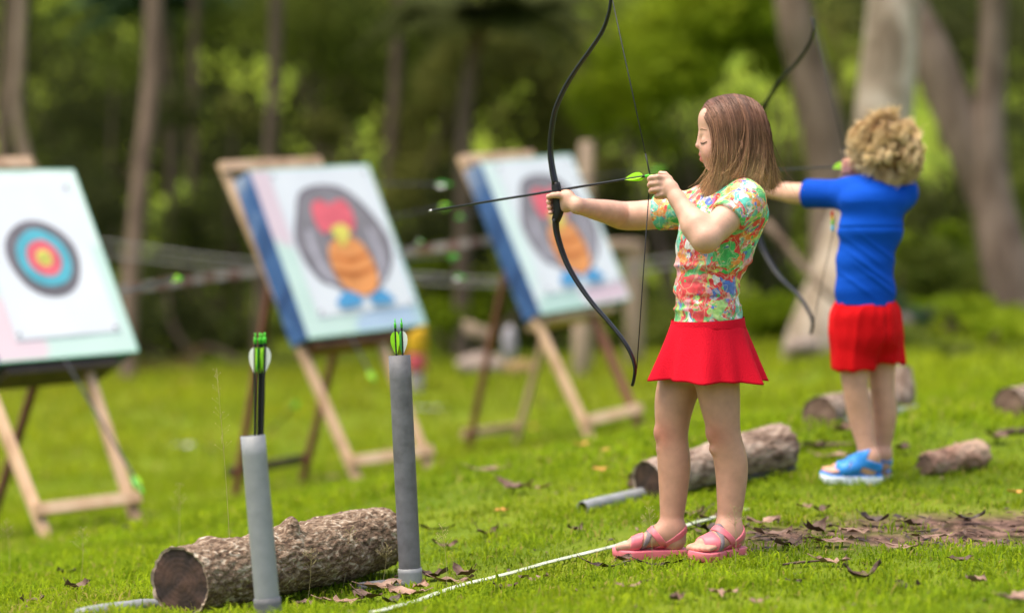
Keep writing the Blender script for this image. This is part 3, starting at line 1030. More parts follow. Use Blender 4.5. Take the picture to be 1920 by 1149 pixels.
STONE = noise_mat('grey_stone', [(.20, .15, .12), (.36, .29, .24)], scale=8, rough=.85, bump=.5)
SACK = noise_mat('white_plastic_sack', [(.36, .33, .36), (.46, .44, .46)], scale=6, rough=.45, bump=.3)
lump('sack', 'white plastic sack standing behind the left legs of the right easel', 'sack', 955, 645, 17.5, np.array([.05, .05, .13]), SACK, 3)
lump('stone', 'orange brown stone lying at the wood edge below the white sack', 'stone', 975, 690, 17.2, np.array([.11, .1, .06]), noise_mat('ochre_stone', [(.22, .14, .06), (.36, .24, .10)], scale=8, rough=.85), 4)
lump('stone', 'pinkish brown stone at the wood edge left of the right easel', 'stone', 905, 685, 17.6, np.array([.2, .14, .09]), STONE, 5)
a, b = P(868, 612, 18), P(925, 632, 18)
tag(link_mesh('board', *plank(a, b, [.0, .0, .10], [.0, .04, .0], .008), WOOD_PALE), 'short pale board propped among the bushes left of the right easel', 'board')
tag(link_mesh('fallen_branch', *bark_tube([P(1436, 418, 14.9), P(1480, 468, 14.8), P(1545, 545, 14.7), P(1625, 612, 14.8)], [.03, .026, .02, .014], n=8), BARK_BROWN),
    'thin brown branch slanting down across the base of the pale mottled trunk', 'branch')
lump('stone', 'brown stone at the foot of the pale trunk', 'stone', 1500, 648, 15.0, np.array([.12, .12, .06]), STONE, 8)
lump('root_lump', 'pale brown stump at the wood edge behind the boy\'s legs', 'stump', 1690, 612, 15.8, np.array([.09, .09, .09]), STONE, 9)

# ------------------------------------------------------------------ target boards on easels
W_LIGHT = noise_mat('light_easel_wood', [(.32, .19, .105), (.50, .33, .20), (.56, .40, .26)], scale=9, detail=7, rough=.65, bump=.25, stretch=(1, 1, .25), rand=.12)
W_RED = noise_mat('reddish_easel_wood', [(.12, .045, .025), (.22, .09, .05)], scale=9, detail=7, rough=.6, bump=.25, stretch=(1, 1, .25), rand=.1)
W_DARK = noise_mat('dark_wet_wood', [(.035, .025, .02), (.09, .06, .045)], scale=12, detail=7, rough=.6, bump=.3)
FOAM_SIDE = noise_mat('blue_denim_side', [(.03, .07, .19), (.055, .13, .32), (.30, .36, .50)], scale=6, detail=7, rough=.9, pos=[.35, .55, .72], bump=.3, bscale=60, dist=.5)


def board_axes(th, tau, roll):
    w = np.array([math.cos(th) * math.cos(roll), math.sin(th) * math.cos(roll), math.sin(roll)])
    nb = np.array([-math.sin(th), math.cos(th), 0])
    s = np.array([0, 0, 1]) * math.cos(tau) + nb * math.sin(tau)
    s = unit(s - (s @ w) * w)
    n = np.cross(w, s)
    if n @ np.array([0, -1, 0]) < 0: n = -n
    return w, s, n


def face_mat(name, spots, base=(.72, .86, .80)):
    """painted cloth face in board coordinates (UV-like attribute 'uv'): washes of colour with ragged edges"""
    m, N, L, B = new_mat(name)
    at = N.new('ShaderNodeAttribute'); at.attribute_name = 'bc'
    nz = N.new('ShaderNodeTexNoise'); nz.inputs['Scale'].default_value = 5; nz.inputs['Detail'].default_value = 6
    L.new(at.outputs['Color'], nz.inputs['Vector'])
    col = N.new('ShaderNodeRGB'); col.outputs[0].default_value = (*base, 1)
    cur = col.outputs[0]
    for (u, v, ru, rv, c) in spots:
        sub = N.new('ShaderNodeVectorMath'); sub.operation = 'SUBTRACT'; sub.inputs[1].default_value = (u, v, 0)
        L.new(at.outputs['Color'], sub.inputs[0])
        dv = N.new('ShaderNodeVectorMath'); dv.operation = 'DIVIDE'; dv.inputs[1].default_value = (ru, rv, 1)
        L.new(sub.outputs[0], dv.inputs[0])
        ln = N.new('ShaderNodeVectorMath'); ln.operation = 'LENGTH'
        L.new(dv.outputs[0], ln.inputs[0])
        ad = N.new('ShaderNodeMath'); ad.operation = 'MULTIPLY_ADD'; ad.inputs[1].default_value = .9
        L.new(nz.outputs['Fac'], ad.inputs[0]); L.new(ln.outputs['Value'], ad.inputs[2])
        mr = N.new('ShaderNodeMapRange'); mr.interpolation_type = 'SMOOTHSTEP'
        mr.inputs[1].default_value = 1.25; mr.inputs[2].default_value = 1.55; mr.inputs[3].default_value = 1; mr.inputs[4].default_value = 0
        L.new(ad.outputs[0], mr.inputs[0])
        mx = N.new('ShaderNodeMix'); mx.data_type = 'RGBA'
        L.new(mr.outputs[0], mx.inputs[0]); L.new(cur, mx.inputs[6]); mx.inputs[7].default_value = (*c, 1)
        cur = mx.outputs[2]
    L.new(cur, B.inputs['Base Color'])
    B.inputs['Roughness'].default_value = .85
    return m


MINT, PINK, SKYB, WHT = (.50, .65, .60), (.66, .53, .58), (.38, .50, .65), (.63, .67, .70)
FM_L = face_mat('mint_pink_cloth', [(.05, .12, .30, .22, PINK), (.2, .05, .18, .10, PINK), (.5, .8, .9, .3, (.64, .73, .70))], MINT)
FM_M = face_mat('white_mint_cloth', [(.05, .78, .12, .34, (.62, .50, .56)), (.04, .30, .14, .30, MINT), (.30, .03, .30, .08, MINT), (.75, .02, .34, .12, SKYB), (.97, .2, .06, .3, (.38, .52, .58))], WHT)
FM_R = face_mat('white_pale_cloth', [(.04, .6, .12, .5, (.58, .70, .68)), (.25, .04, .24, .10, (.42, .58, .54)), (.8, .08, .3, .12, (.60, .46, .53))], WHT)
PAPER = noise_mat('white_paper', [(.60, .63, .68), (.66, .69, .73)], scale=3, rough=.75)
EDGE_G = noise_mat('green_edge_paint', [(.28, .55, .42), (.38, .62, .52)], rough=.8)
PC = {k: noise_mat('paint_' + k, [tuple(x * .80 for x in c), c], scale=14, detail=6, rough=.8, pos=[.35, .62]) for k, c in dict(
    grey=(.225, .21, .235), outline=(.15, .13, .17), pale=(.42, .40, .46), red=(.70, .13, .17), yellow=(.68, .60, .12), orange=(.74, .30, .10),
    deep=(.62, .19, .05), blue=(.08, .32, .60), cyan=(.09, .40, .50), ring=(.16, .15, .17), green=(.20, .36, .14)).items()}

pen_z = lambda pts: [(400 + x / 2.735, 280 + y / 2.735) for x, y in pts]
PEN = [
    ('outline', 'outline', pen_z([(418, 330), (422, 262), (448, 212), (535, 185), (640, 196), (722, 246), (795, 318), (858, 398), (900, 470), (912, 560), (895, 645), (856, 705), (805, 748), (765, 755), (700, 752), (620, 708), (556, 686), (495, 624), (444, 545), (414, 470), (410, 400)])),
    ('body', 'grey', pen_z([(426, 330), (432, 270), (458, 222), (535, 196), (636, 206), (715, 256), (785, 326), (848, 404), (888, 474), (900, 560), (884, 640), (848, 696), (800, 738), (765, 745), (700, 742), (624, 698), (562, 674), (504, 614), (454, 538), (424, 466), (418, 400)])),
    ('wing', 'pale', pen_z([(470, 420), (492, 424), (512, 480), (540, 560), (580, 620), (625, 690), (600, 692), (555, 640), (515, 570), (485, 490)])),
    ('wing', 'pale', pen_z([(782, 410), (800, 418), (840, 490), (868, 560), (876, 630), (858, 690), (845, 660), (846, 590), (815, 500)])),
    ('face', 'red', pen_z([(494, 300), (505, 275), (532, 264), (560, 272), (585, 290), (608, 272), (640, 262), (672, 276), (700, 318), (718, 370), (716, 420), (700, 432), (660, 425), (628, 405), (598, 418), (570, 437), (545, 425), (520, 390), (502, 345)])),
    ('belly', 'orange', pen_z([(585, 500), (608, 470), (660, 455), (712, 460), (752, 488), (790, 540), (820, 600), (838, 660), (832, 712), (806, 742), (765, 752), (718, 744), (676, 716), (636, 674), (606, 620), (586, 560)])),
    ('stroke', 'deep', pen_z([(592, 548), (640, 565), (690, 580), (740, 560), (782, 536), (790, 548), (745, 574), (692, 596), (640, 578), (597, 562)])),
    ('stroke', 'deep', pen_z([(612, 620), (660, 640), (715, 650), (770, 630), (815, 605), (820, 616), (775, 644), (716, 664), (660, 654), (618, 634)])),
    ('beak', 'yellow', pen_z([(596, 410), (618, 396), (645, 388), (672, 402), (690, 422), (684, 455), (662, 500), (648, 500), (625, 470), (602, 440)])),
    ('foot', 'blue', pen_z([(624, 800), (636, 765), (660, 735), (700, 735), (735, 750), (756, 778), (752, 795), (715, 810), (660, 818)])),
    ('foot', 'blue', pen_z([(790, 765), (812, 745), (850, 722), (880, 740), (905, 760), (922, 778), (900, 792), (850, 798), (815, 800)])),
]


def smooth_poly(P2, n=4):
    P2 = np.asarray(P2, float); m = len(P2)
    out = []
    for i in range(m):
        a, b, c, d = P2[i - 1], P2[i], P2[(i + 1) % m], P2[(i + 2) % m]
        for u in np.arange(n) / n:
            out.append(.5 * (2 * b + (c - a) * u + (2 * a - 5 * b + 4 * c - d) * u * u + (3 * b - a - 3 * c + d) * u ** 3))
    return np.array(out)


def put_flat(name, poly, o, w, s, n, lift, mat, parent, th=.0008):
    """thin flat patch with edge, polygon in board coordinates (metres along w and s)"""
    k = len(poly)
    A = o + poly[:, :1] * w + poly[:, 1:] * s + n * lift
    Bv = A - n * th
    c = A.mean(0)
    V = np.vstack([A, Bv, [c]])
    ar = 0.5 * np.sum(poly[:, 0] * np.roll(poly[:, 1], -1) - np.roll(poly[:, 0], -1) * poly[:, 1])
    F = []
    for i in range(k):
        j = (i + 1) % k
        F.append([i, j, 2 * k] if ar > 0 else [j, i, 2 * k])
        F.append([i, k + i, k + j, j] if ar > 0 else [j, k + j, k + i, i])
    # fan from the centroid is fine for these nearly star-shaped patches
    return link_mesh(name, V, F, mat, parent, smooth=False)


def target(o, w, s, n, W, H, T, fm, label, kind, pen_uv=None):
    t = thing('target_board', label, 'archery target', o)
    V, F = box(o, w * W, s * H, -n * T, .006)
    link_mesh('foam_block', V, F, FOAM_SIDE, t, smooth=False)
    # cloth face, 3 mm proud with its own edge, gently uneven
    g = 24
    uu, vv = np.meshgrid(np.linspace(0, 1, g), np.linspace(0, 1, g))
    u, v = uu.ravel(), vv.ravel()
    z = .004 + .0015 * vnoise(np.stack([u, v, 0 * u], 1), 6)
    A = o + (u * W)[:, None] * w + (v * H)[:, None] * s + z[:, None] * n
    I = (np.arange(g - 1)[:, None] * g + np.arange(g - 1)[None]).ravel()
    Q = np.stack([I, I + 1, I + g + 1, I + g], 1)
    link_mesh('painted_cloth', A, Q, fm, t, attr={'bc': np.stack([u, v, 0 * u], 1)})
    for a, b in (((0, 0), (1, 0)), ((0, 1), (1, 1)), ((1, 0), (1, 1))):
        pa = o + a[0] * W * w + a[1] * H * s; pb = o + b[0] * W * w + b[1] * H * s
        link_mesh('edge_binding', *plank(pa, pb, unit(np.cross(unit(pb - pa), n)) * .010, n * .010, .002), EDGE_G, t, smooth=False)
    x0, x1, y0, y1 = (.16, .92, .10, .93) if kind == 'rings' else (.13, .97, .11, .985)
    r_ = np.random.default_rng(int(abs(o[0]) * 100))
    pl = np.array([[x0 * W, y0 * H], [x1 * W, (y0 + .01) * H], [(x1 - .004) * W, y1 * H], [(x0 + .01) * W, (y1 - .006) * H]])
    for pu, pv in ((x0 + .03, y0 + .03), (x1 - .03, y0 + .03), (x0 + .03, y1 - .03), (x1 - .03, y1 - .03)):
        c_ = o + w * pu * W + s * pv * H + n * .008
        link_mesh('pin', *tube([c_, c_ + n * .006, c_ + n * .008], [.006, .006, .003], 8), W_DARK, t)
    pp = put_flat('paper_sheet', pl, o, w, s, n, .0075, PAPER, t)
    if kind == 'rings':
        q = on_plane(80, 486, o, n) - o
        cu, cv = q @ w, q @ s
        q2 = on_plane(80, 401, o, n) - o
        R0 = .175
        for j, (rr, c, nm) in enumerate(((1.0, 'outline', 'ring_line'), (.97, 'ring', 'outer_ring'), (.76, 'outline', 'ring_line'), (.745, 'cyan', 'middle_ring'), (.47, 'red', 'inner_ring'), (.215, 'yellow', 'bullseye'))):
            a = np.linspace(0, 2 * math.pi, 48, endpoint=False)
            wob = 1 + .012 * np.sin(3 * a + j) + .01 * np.sin(5 * a + 2 * j)
            put_flat(nm, np.stack([cu + R0 * rr * wob * np.cos(a), cv + R0 * rr * wob * np.sin(a)], 1), o, w, s, n, .0085 + .001 * j, PC[c], t, .0006)
        for a0 in (.8, 2.37):
            d = np.array([math.cos(a0), math.sin(a0)]) * .022; e = np.array([-d[1], d[0]]) * .12
            put_flat('cross_mark', np.array([[cu, cv] - d - e, [cu, cv] + d - e, [cu, cv] + d + e, [cu, cv] - d + e]), o, w, s, n, .0150, PC['green'], t, .0005)
    else:
        for j, (nm, c, _) in enumerate(PEN):
            put_flat('penguin_' + nm, smooth_poly(pen_uv[j]), o, w, s, n, .0085 + .0009 * j, PC[c], t, .0005)
    return t


BL = {}
# middle board
w, s, n = board_axes(.8681, .4504, .0185); oM = P(577.7, 634.2, 11.126)
BL['M'] = (oM, w, s, n, .802, .847, .125)
uv = []
for nm, c, pts in PEN:
    uv.append(np.array([[(on_plane(x, y, oM, n) - oM) @ w, (on_plane(x, y, oM, n) - oM) @ s] for x, y in pts]))
target(oM, w, s, n, .802, .847, .125, FM_M, 'foam board with a painted penguin in the middle of the three targets', 'pen', uv)
w, s, n = board_axes(.9176, .4509, .0389); oR = P(1013.5, 588.2, 12.354)
BL['R'] = (oR, w, s, n, .80, .849, .12)
target(oR, w, s, n, .80, .849, .12, FM_R, 'foam board with a painted penguin, partly hidden by the girl\'s bow', 'pen', uv)
w, s, n = board_axes(.8265, .5215, -.0055); oL = P(-47.6, 683.3, 9.386) + w * .115
BL['L'] = (oL, w, s, n, .685, .85, .14)
target(oL, w, s, n, .685, .85, .14, FM_L, 'foam board with round ring target on paper at the left edge', 'rings')


def foot_pt(px, py, d):
    q = P(px, py, d)
    return np.array([q[0], q[1], gz(q[0], q[1]) - .02])


def easel(key, label, ff, rf, rail_px, mats, shelf_mat, top_px, d_top, dark_bar=False):
    """ff / rf = front and rear feet (px, py, depth), near one first"""
    o, w, s, n, W, H, T = BL[key]
    c = foot_pt(*ff[0])
    t = thing('easel', label, 'easel', c)
    back = -n * (T + .03)
    tops = []
    for i, f in enumerate(ff):
        a = foot_pt(*f)
        top = P(top_px[i][0], top_px[i][1], d_top + i * .38)
        # keep the leg behind the foam: push the top back to the board's rear plane
        k = (top - (o + back)) @ n
        r_ = unit(top - CAM)
        top = top + r_ * max(0, (k + .01) / -(r_ @ n)) if k > -.01 else top
        tops.append(top)
        link_mesh('front_leg', *plank(a, top + (top - a) * .02, w * .045, n * .035, .004), mats[0][i], t, smooth=False)
        hb = a + (top - a) * .62 + back * 0 - n * .04
        ra = foot_pt(*rf[i])
        link_mesh('rear_leg', *plank(ra, hb + (hb - ra) * .05, w * .042, n * .032, .004), mats[1][i], t, smooth=False)
    A0, A1 = foot_pt(*ff[0]), foot_pt(*ff[1])
    fr = rail_px[0]
    p0, p1 = A0 + (tops[0] - A0) * fr, A1 + (tops[1] - A1) * fr
    d = unit(p1 - p0)
    link_mesh('stretcher', *plank(p0 - d * .03 + n * .032, p1 + d * .03 + n * .032, s * .05, n * .022, .003), mats[2], t, smooth=False)
    R0, R1 = foot_pt(*rf[0]), foot_pt(*rf[1])
    H0 = A0 + (tops[0] - A0) * .62 - n * .04; H1 = A1 + (tops[1] - A1) * .62 - n * .04
    p0, p1 = R0 + (H0 - R0) * rail_px[1], R1 + (H1 - R1) * rail_px[1]
    d = unit(p1 - p0)
    link_mesh('stretcher', *plank(p0 - d * .05 - n * .03, p1 + d * .03 - n * .03, np.array([0, 0, .045]), unit(np.cross(d, [0, 0, 1])) * .022, .003), W_DARK if dark_bar else mats[2], t, smooth=False)
    d = unit(tops[1] - tops[0])
    link_mesh('top_rail', *plank(tops[0] - d * .04 + n * .031, tops[1] + d * .04 + n * .031, s * .055, n * .024, .003), W_LIGHT, t, smooth=False)
    sh0 = o - s * .045 + w * W * .06 - n * .02; sh1 = o - s * .045 + w * W * .86 - n * .02
    link_mesh('shelf', *box(sh0, sh1 - sh0, s * .036, -n * (T + .02), .004), shelf_mat, t, smooth=False)
    return t


easel('M', 'wooden easel holding the middle penguin board', [(680, 915, 10.95), (815, 891, 11.3)], [(440, 927, 11.5), (565, 906, 11.85)],
      (.085, .15), [(W_LIGHT, W_LIGHT), (W_RED, W_RED), W_LIGHT], W_RED, [(420, 318), (583, 310)], 11.55, True)
easel('R', 'wooden easel holding the right penguin board', [(1115, 828, 12.15), (1207, 807, 12.5)], [(875, 852, 12.75), (965, 833, 13.1)],
      (.08, .14), [(W_LIGHT, W_RED), (W_RED, W_LIGHT), W_LIGHT], W_LIGHT, [(868, 305), (983, 297)], 12.75)
easel('L', 'wooden easel holding the round ring target', [(95, 1017, 9.2), (265, 992, 9.55)], [(-130, 1045, 9.75), (-30, 1015, 10.1)],
      (.09, .15), [(W_LIGHT, W_LIGHT), (W_RED, W_RED), W_LIGHT], W_DARK, [(-180, 322), (38, 312)], 9.85)

# ------------------------------------------------------------------ arrows
M_SHAFT = noise_mat('black_carbon', [(.007, .007, .008), (.013, .013, .016)], rough=.35, spec=.35)
M_NOCK = noise_mat('green_nock', [(.10, .62, .05), (.14, .75, .06)], rough=.3, trans=.3)
M_LIME = noise_mat('lime_vane', [(.42, .80, .03), (.55, .90, .06)], rough=.4, trans=.45, scale=60)
M_GRN = noise_mat('green_vane', [(.12, .62, .12), (.18, .75, .16)], rough=.4, trans=.45, scale=60)
M_VWHT = noise_mat('white_vane', [(.78, .80, .74), (.85, .87, .82)], rough=.45, trans=.3, scale=60)
M_STEEL = noise_mat('steel_point', [(.35, .35, .36), (.45, .45, .46)], rough=.3, metallic=.9)


def arrow(label, nock, tip, spin=0.0, group=None, mats=(0, 1, 2), rs=.0032, sc=1.0, point=True):
    nock, tip = np.asarray(nock, float), np.asarray(tip, float)
    d = unit(tip - nock); L_ = np.linalg.norm(tip - nock)
    t = thing('arrow', label, 'arrow', tip, group)
    sh = link_mesh('shaft', *tube([nock + d * .012, nock + d * .02, (nock + tip) / 2, tip - d * .012], rs, 8), M_SHAFT, t)
    m = MB()
    m.add(*tube([nock + d * .004, nock + d * .008, nock + d * .018], [rs * .9, rs * 1.15, rs * 1.15], 8))
    e = unit(np.cross(d, [0.3, .2, 1]))
    for sg in (-1, 1):
        m.add(*tube([nock + d * .006 + e * sg * rs * .6, nock - d * .006 + e * sg * rs * .8], [rs * .38, rs * .3], 5))
    V, F, _ = m.get()
    link_mesh('nock', V, F, M_NOCK, t)
    if point:
        link_mesh('point', *tube([tip - d * .014, tip - d * .006, tip], [rs * 1.05, rs * 1.1, rs * .2], 8), M_STEEL, t)
    a0 = unit(np.cross(d, [0, 0, 1.0]) if abs(d[2]) < .9 else np.cross(d, [0, 1.0, 0])); b0 = np.cross(d, a0)
    vm = (M_LIME, M_VWHT, M_GRN)
    for k in range(3):
        a = spin + k * 2 * math.pi / 3
        u = a0 * math.cos(a) + b0 * math.sin(a)
        side = np.cross(d, u) * .0004
        prof = [(0, 0), (.004, .55), (.012, .9), (.022, 1), (.034, .85), (.046, .45), (.055, .1), (.058, 0)]
        base = nock + d * .026
        top = [base + d * x * sc + u * (rs * .9 + .0115 * h * sc) for x, h in prof]
        bot = [base + d * x * sc + u * rs * .8 for x, h in prof]
        V = [p + side for p in top + bot] + [p - side for p in top + bot]
        q = len(prof); F = []
        for i in range(q - 1):
            F.append([i, i + 1, q + i + 1, q + i])
            F.append([2 * q + i + 1, 2 * q + i, 3 * q + i, 3 * q + i + 1])
            F.append([i + 1, i, 2 * q + i, 2 * q + i + 1])
        link_mesh('vane', V, F, vm[mats[k]], t, smooth=False)
    return t


GA_ = 'arrows stuck in the boards'


def stuck(label, npx, tpx, dn, dt, **k):
    arrow(label, P(npx[0], npx[1], dn), P(tpx[0], tpx[1], dt), group=GA_, point=False, sc=1.15, rs=.0052, **k)


stuck('arrow stuck in the left board, its bright end pointing right at the striped tape', (341, 521), (228, 547), 8.9, 9.5, spin=.5, mats=(0, 0, 0))
stuck('arrow hanging down from the bottom of the round target towards the easel foot', (268, 922), (118, 668), 9.0, 9.45, spin=1.0, mats=(1, 2, 0))
stuck('arrow hanging down from the bottom of the middle penguin board', (701, 712), (655, 625), 10.85, 11.2, spin=.2, mats=(0, 0, 2))
stuck('arrow stuck at the upper right side of the middle board', (845, 346), (700, 345), 11.3, 11.62, spin=.3, mats=(2, 1, 2))
stuck('arrow in the middle board, its fletching just beyond the girl\'s arrow point', (843, 386), (726, 408), 11.2, 11.62, spin=.9, mats=(0, 1, 0))
stuck('arrow stuck in the left side of the right board near its top', (857, 408), (905, 398), 12.2, 12.62, spin=.4, mats=(2, 2, 0))
stuck('arrow stuck low at the right side of the middle board', (872, 521), (765, 518), 11.2, 11.6, spin=.4, mats=(2, 1, 2))
stuck('arrow with pale green fletching beside the right edge of the middle board', (858, 481), (752, 486), 11.2, 11.62, spin=1.4, mats=(2, 0, 2))
stuck('arrow with white and green fletching close to the right edge of the middle board', (790, 452), (745, 478), 10.9, 11.62, spin=.1, mats=(1, 2, 1))
stuck('arrow in the right board with lime fletching beside the girl\'s drawing hand', (1245, 318), (1078, 336), 12.0, 12.6, spin=.6, mats=(0, 2, 0))
stuck('faint arrow standing in the grass between the middle easel\'s legs', (560, 752), (500, 815), 12.6, 12.9, spin=.6, mats=(2, 2, 2))

# ------------------------------------------------------------------ quiver pipes with arrows
PVC_L = noise_mat('light_grey_pvc', [(.20, .21, .215), (.225, .235, .24), (.245, .255, .26)], scale=30, rough=.5, bump=.06, bscale=90, spec=.35)
PVC_D = noise_mat('weathered_grey_pvc', [(.085, .085, .088), (.120, .120, .126), (.150, .150, .158)], scale=26, detail=9, rough=.6, bump=.12, bscale=70, pos=[.3, .5, .72], spec=.35)
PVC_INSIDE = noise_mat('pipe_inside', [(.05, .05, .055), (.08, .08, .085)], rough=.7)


def open_pipe(a, b, ro, wall, n=28, end=True, steps=12):
    """hollow pipe open at b"""
    a, b = np.asarray(a, float), np.asarray(b, float)
    pts = [a + (b - a) * t for t in np.linspace(0, 1, steps)]
    V, F = tube(pts, ro, n, cap=False)
    V2, F2 = tube(pts, ro - wall, n, cap=False)
    m = MB().add(V, F, 0).add(V2, [f[::-1] for f in F2], 1)
    k = steps * n; o = (steps - 1) * n
    m.F += [[o + j, o + (j + 1) % n, k + o + (j + 1) % n, k + o + j] for j in range(n)]; m.M += [0] * n
    m.F += [[(j + 1) % n, j, k + j, k + (j + 1) % n] for j in range(n)]; m.M += [0] * n
    return m.get()


def quiver(label, top, bot, ro, mat, mat2):
    t = thing('quiver_pipe', label, 'pipe', bot, 'upright pipes holding arrows')
    d = unit(top - bot)
    V, F, MI = open_pipe(bot - d * .08, top, ro, .003)
    link_mesh('tube', V, F, [mat, PVC_INSIDE], t, mi=MI)
    V, F, MI = open_pipe(bot - d * .08, bot + d * .045, ro + .0028, .003)
    link_mesh('collar', V, F, [mat2, mat2], t, mi=MI)
    return t


_d = ground_hit(504, 1158)[1]
tL, bL = P(474, 816, _d), P(504, 1158, _d)
quiver('light grey pipe standing left in front of the big log, holding a bunch of arrows', tL, bL, .0278, PVC_L, PVC_D)
_e = ground_hit(770, 1096)[1]
tR, bR = P(749, 666, _e), P(770, 1098, _e)
quiver('darker grey weathered pipe at the right end of the big log, two arrows inside', tR, bR, .0278, PVC_D, PVC_L)

dL = unit(tL - bL); dR = unit(tR - bR)
GQ = 'arrows standing in the pipes'
sc_ = 5.8 / FPX


def in_pipe(label, top_px, dep, top, d, off, ro, **k):
    nock = P(top_px[0], top_px[1], dep)
    tip = top - d * .30 + off
    arrow(label, nock, tip, group=GQ, **k)


in_pipe('black arrow leftmost in the left pipe, white fletching outwards', (478.5, 629), _d - .004, tL, dL, np.array([-.022, -.003, 0]), .02, spin=3.3, mats=(1, 2, 0))
in_pipe('black arrow in the middle of the bunch in the left pipe', (487, 629), _d + .005, tL, dL, np.array([-.018, .006, 0]), .02, spin=.9, mats=(0, 0, 2))
in_pipe('black arrow rightmost in the left pipe with a white vane outwards', (496.5, 628), _d, tL, dL, np.array([-.013, 0, 0]), .02, spin=-.1, mats=(1, 0, 2), rs=.0038)
in_pipe('black arrow behind the bunch in the left pipe', (491, 630), _d + .01, tL, dL, np.array([-.015, .010, 0]), .02, spin=1.7, mats=(0, 2, 0))
in_pipe('thin arrow on the left in the right pipe with lime fletching', (740.5, 602), _e - .004, tR, dR, np.array([-.008, -.004, 0]), .02, spin=2.9, mats=(0, 2, 0), rs=.0028)
in_pipe('thin arrow on the right in the right pipe with a white vane', (752.5, 601), _e, tR, dR, np.array([.006, 0, 0]), .02, spin=.1, mats=(1, 2, 0), rs=.0028)

# ------------------------------------------------------------------ logs
BARK = noise_mat('log_bark', [(.060, .034, .020), (.130, .083, .050), (.23, .165, .11), (.46, .40, .31)], scale=60, detail=12, rough=.85, bump=1.0, bscale=110, stretch=(.5, 1, 1), pos=[.32, .45, .56, .72], dist=1.2)
BARK2 = noise_mat('log_bark_plain', [(.09, .055, .038), (.22, .155, .115), (.38, .30, .24)], scale=36, detail=10, rough=.85, bump=1.0, bscale=90, stretch=(.5, 1, 1), pos=[.36, .5, .66], dist=.8)


def cut_mat(name, c0, c1):
    m, N, L, B = new_mat(name)
    tc = N.new('ShaderNodeTexCoord')
    wv = N.new('ShaderNodeTexWave'); wv.wave_type = 'RINGS'; wv.rings_direction = 'X'
    wv.inputs['Scale'].default_value = 26; wv.inputs['Distortion'].default_value = 2.5; wv.inputs['Detail'].default_value = 4; wv.inputs['Detail Scale'].default_value = 1.4
    L.new(tc.outputs['Object'], wv.inputs['Vector'])
    nz = N.new('ShaderNodeTexNoise'); nz.inputs['Scale'].default_value = 22; nz.inputs['Detail'].default_value = 7
    L.new(tc.outputs['Object'], nz.inputs['Vector'])
    mxf = N.new('ShaderNodeMath'); mxf.operation = 'MULTIPLY_ADD'; mxf.inputs[1].default_value = .04
    L.new(wv.outputs['Fac'], mxf.inputs[0]); L.new(nz.outputs['Fac'], mxf.inputs[2])
    rp = N.new('ShaderNodeValToRGB')
    rp.color_ramp.elements[0].position = .38; rp.color_ramp.elements[0].color = (*c0, 1)
    rp.color_ramp.elements[1].position = .85; rp.color_ramp.elements[1].color = (*c1, 1)
    L.new(mxf.outputs[0], rp.inputs[0]); L.new(rp.outputs[0], B.inputs['Base Color'])
    B.inputs['Roughness'].default_value = .8
    bp = N.new('ShaderNodeBump'); bp.inputs['Strength'].default_value = .6; bp.inputs['Distance'].default_value = .01
    L.new(mxf.outputs[0], bp.inputs['Height']); L.new(bp.outputs[0], B.inputs['Normal'])
    return m


CUT_DARK = cut_mat('dark_cut_wood', (.020, .010, .007), (.10, .048, .03))
CUT_MID = cut_mat('brown_cut_wood', (.11, .06, .04), (.30, .19, .13))


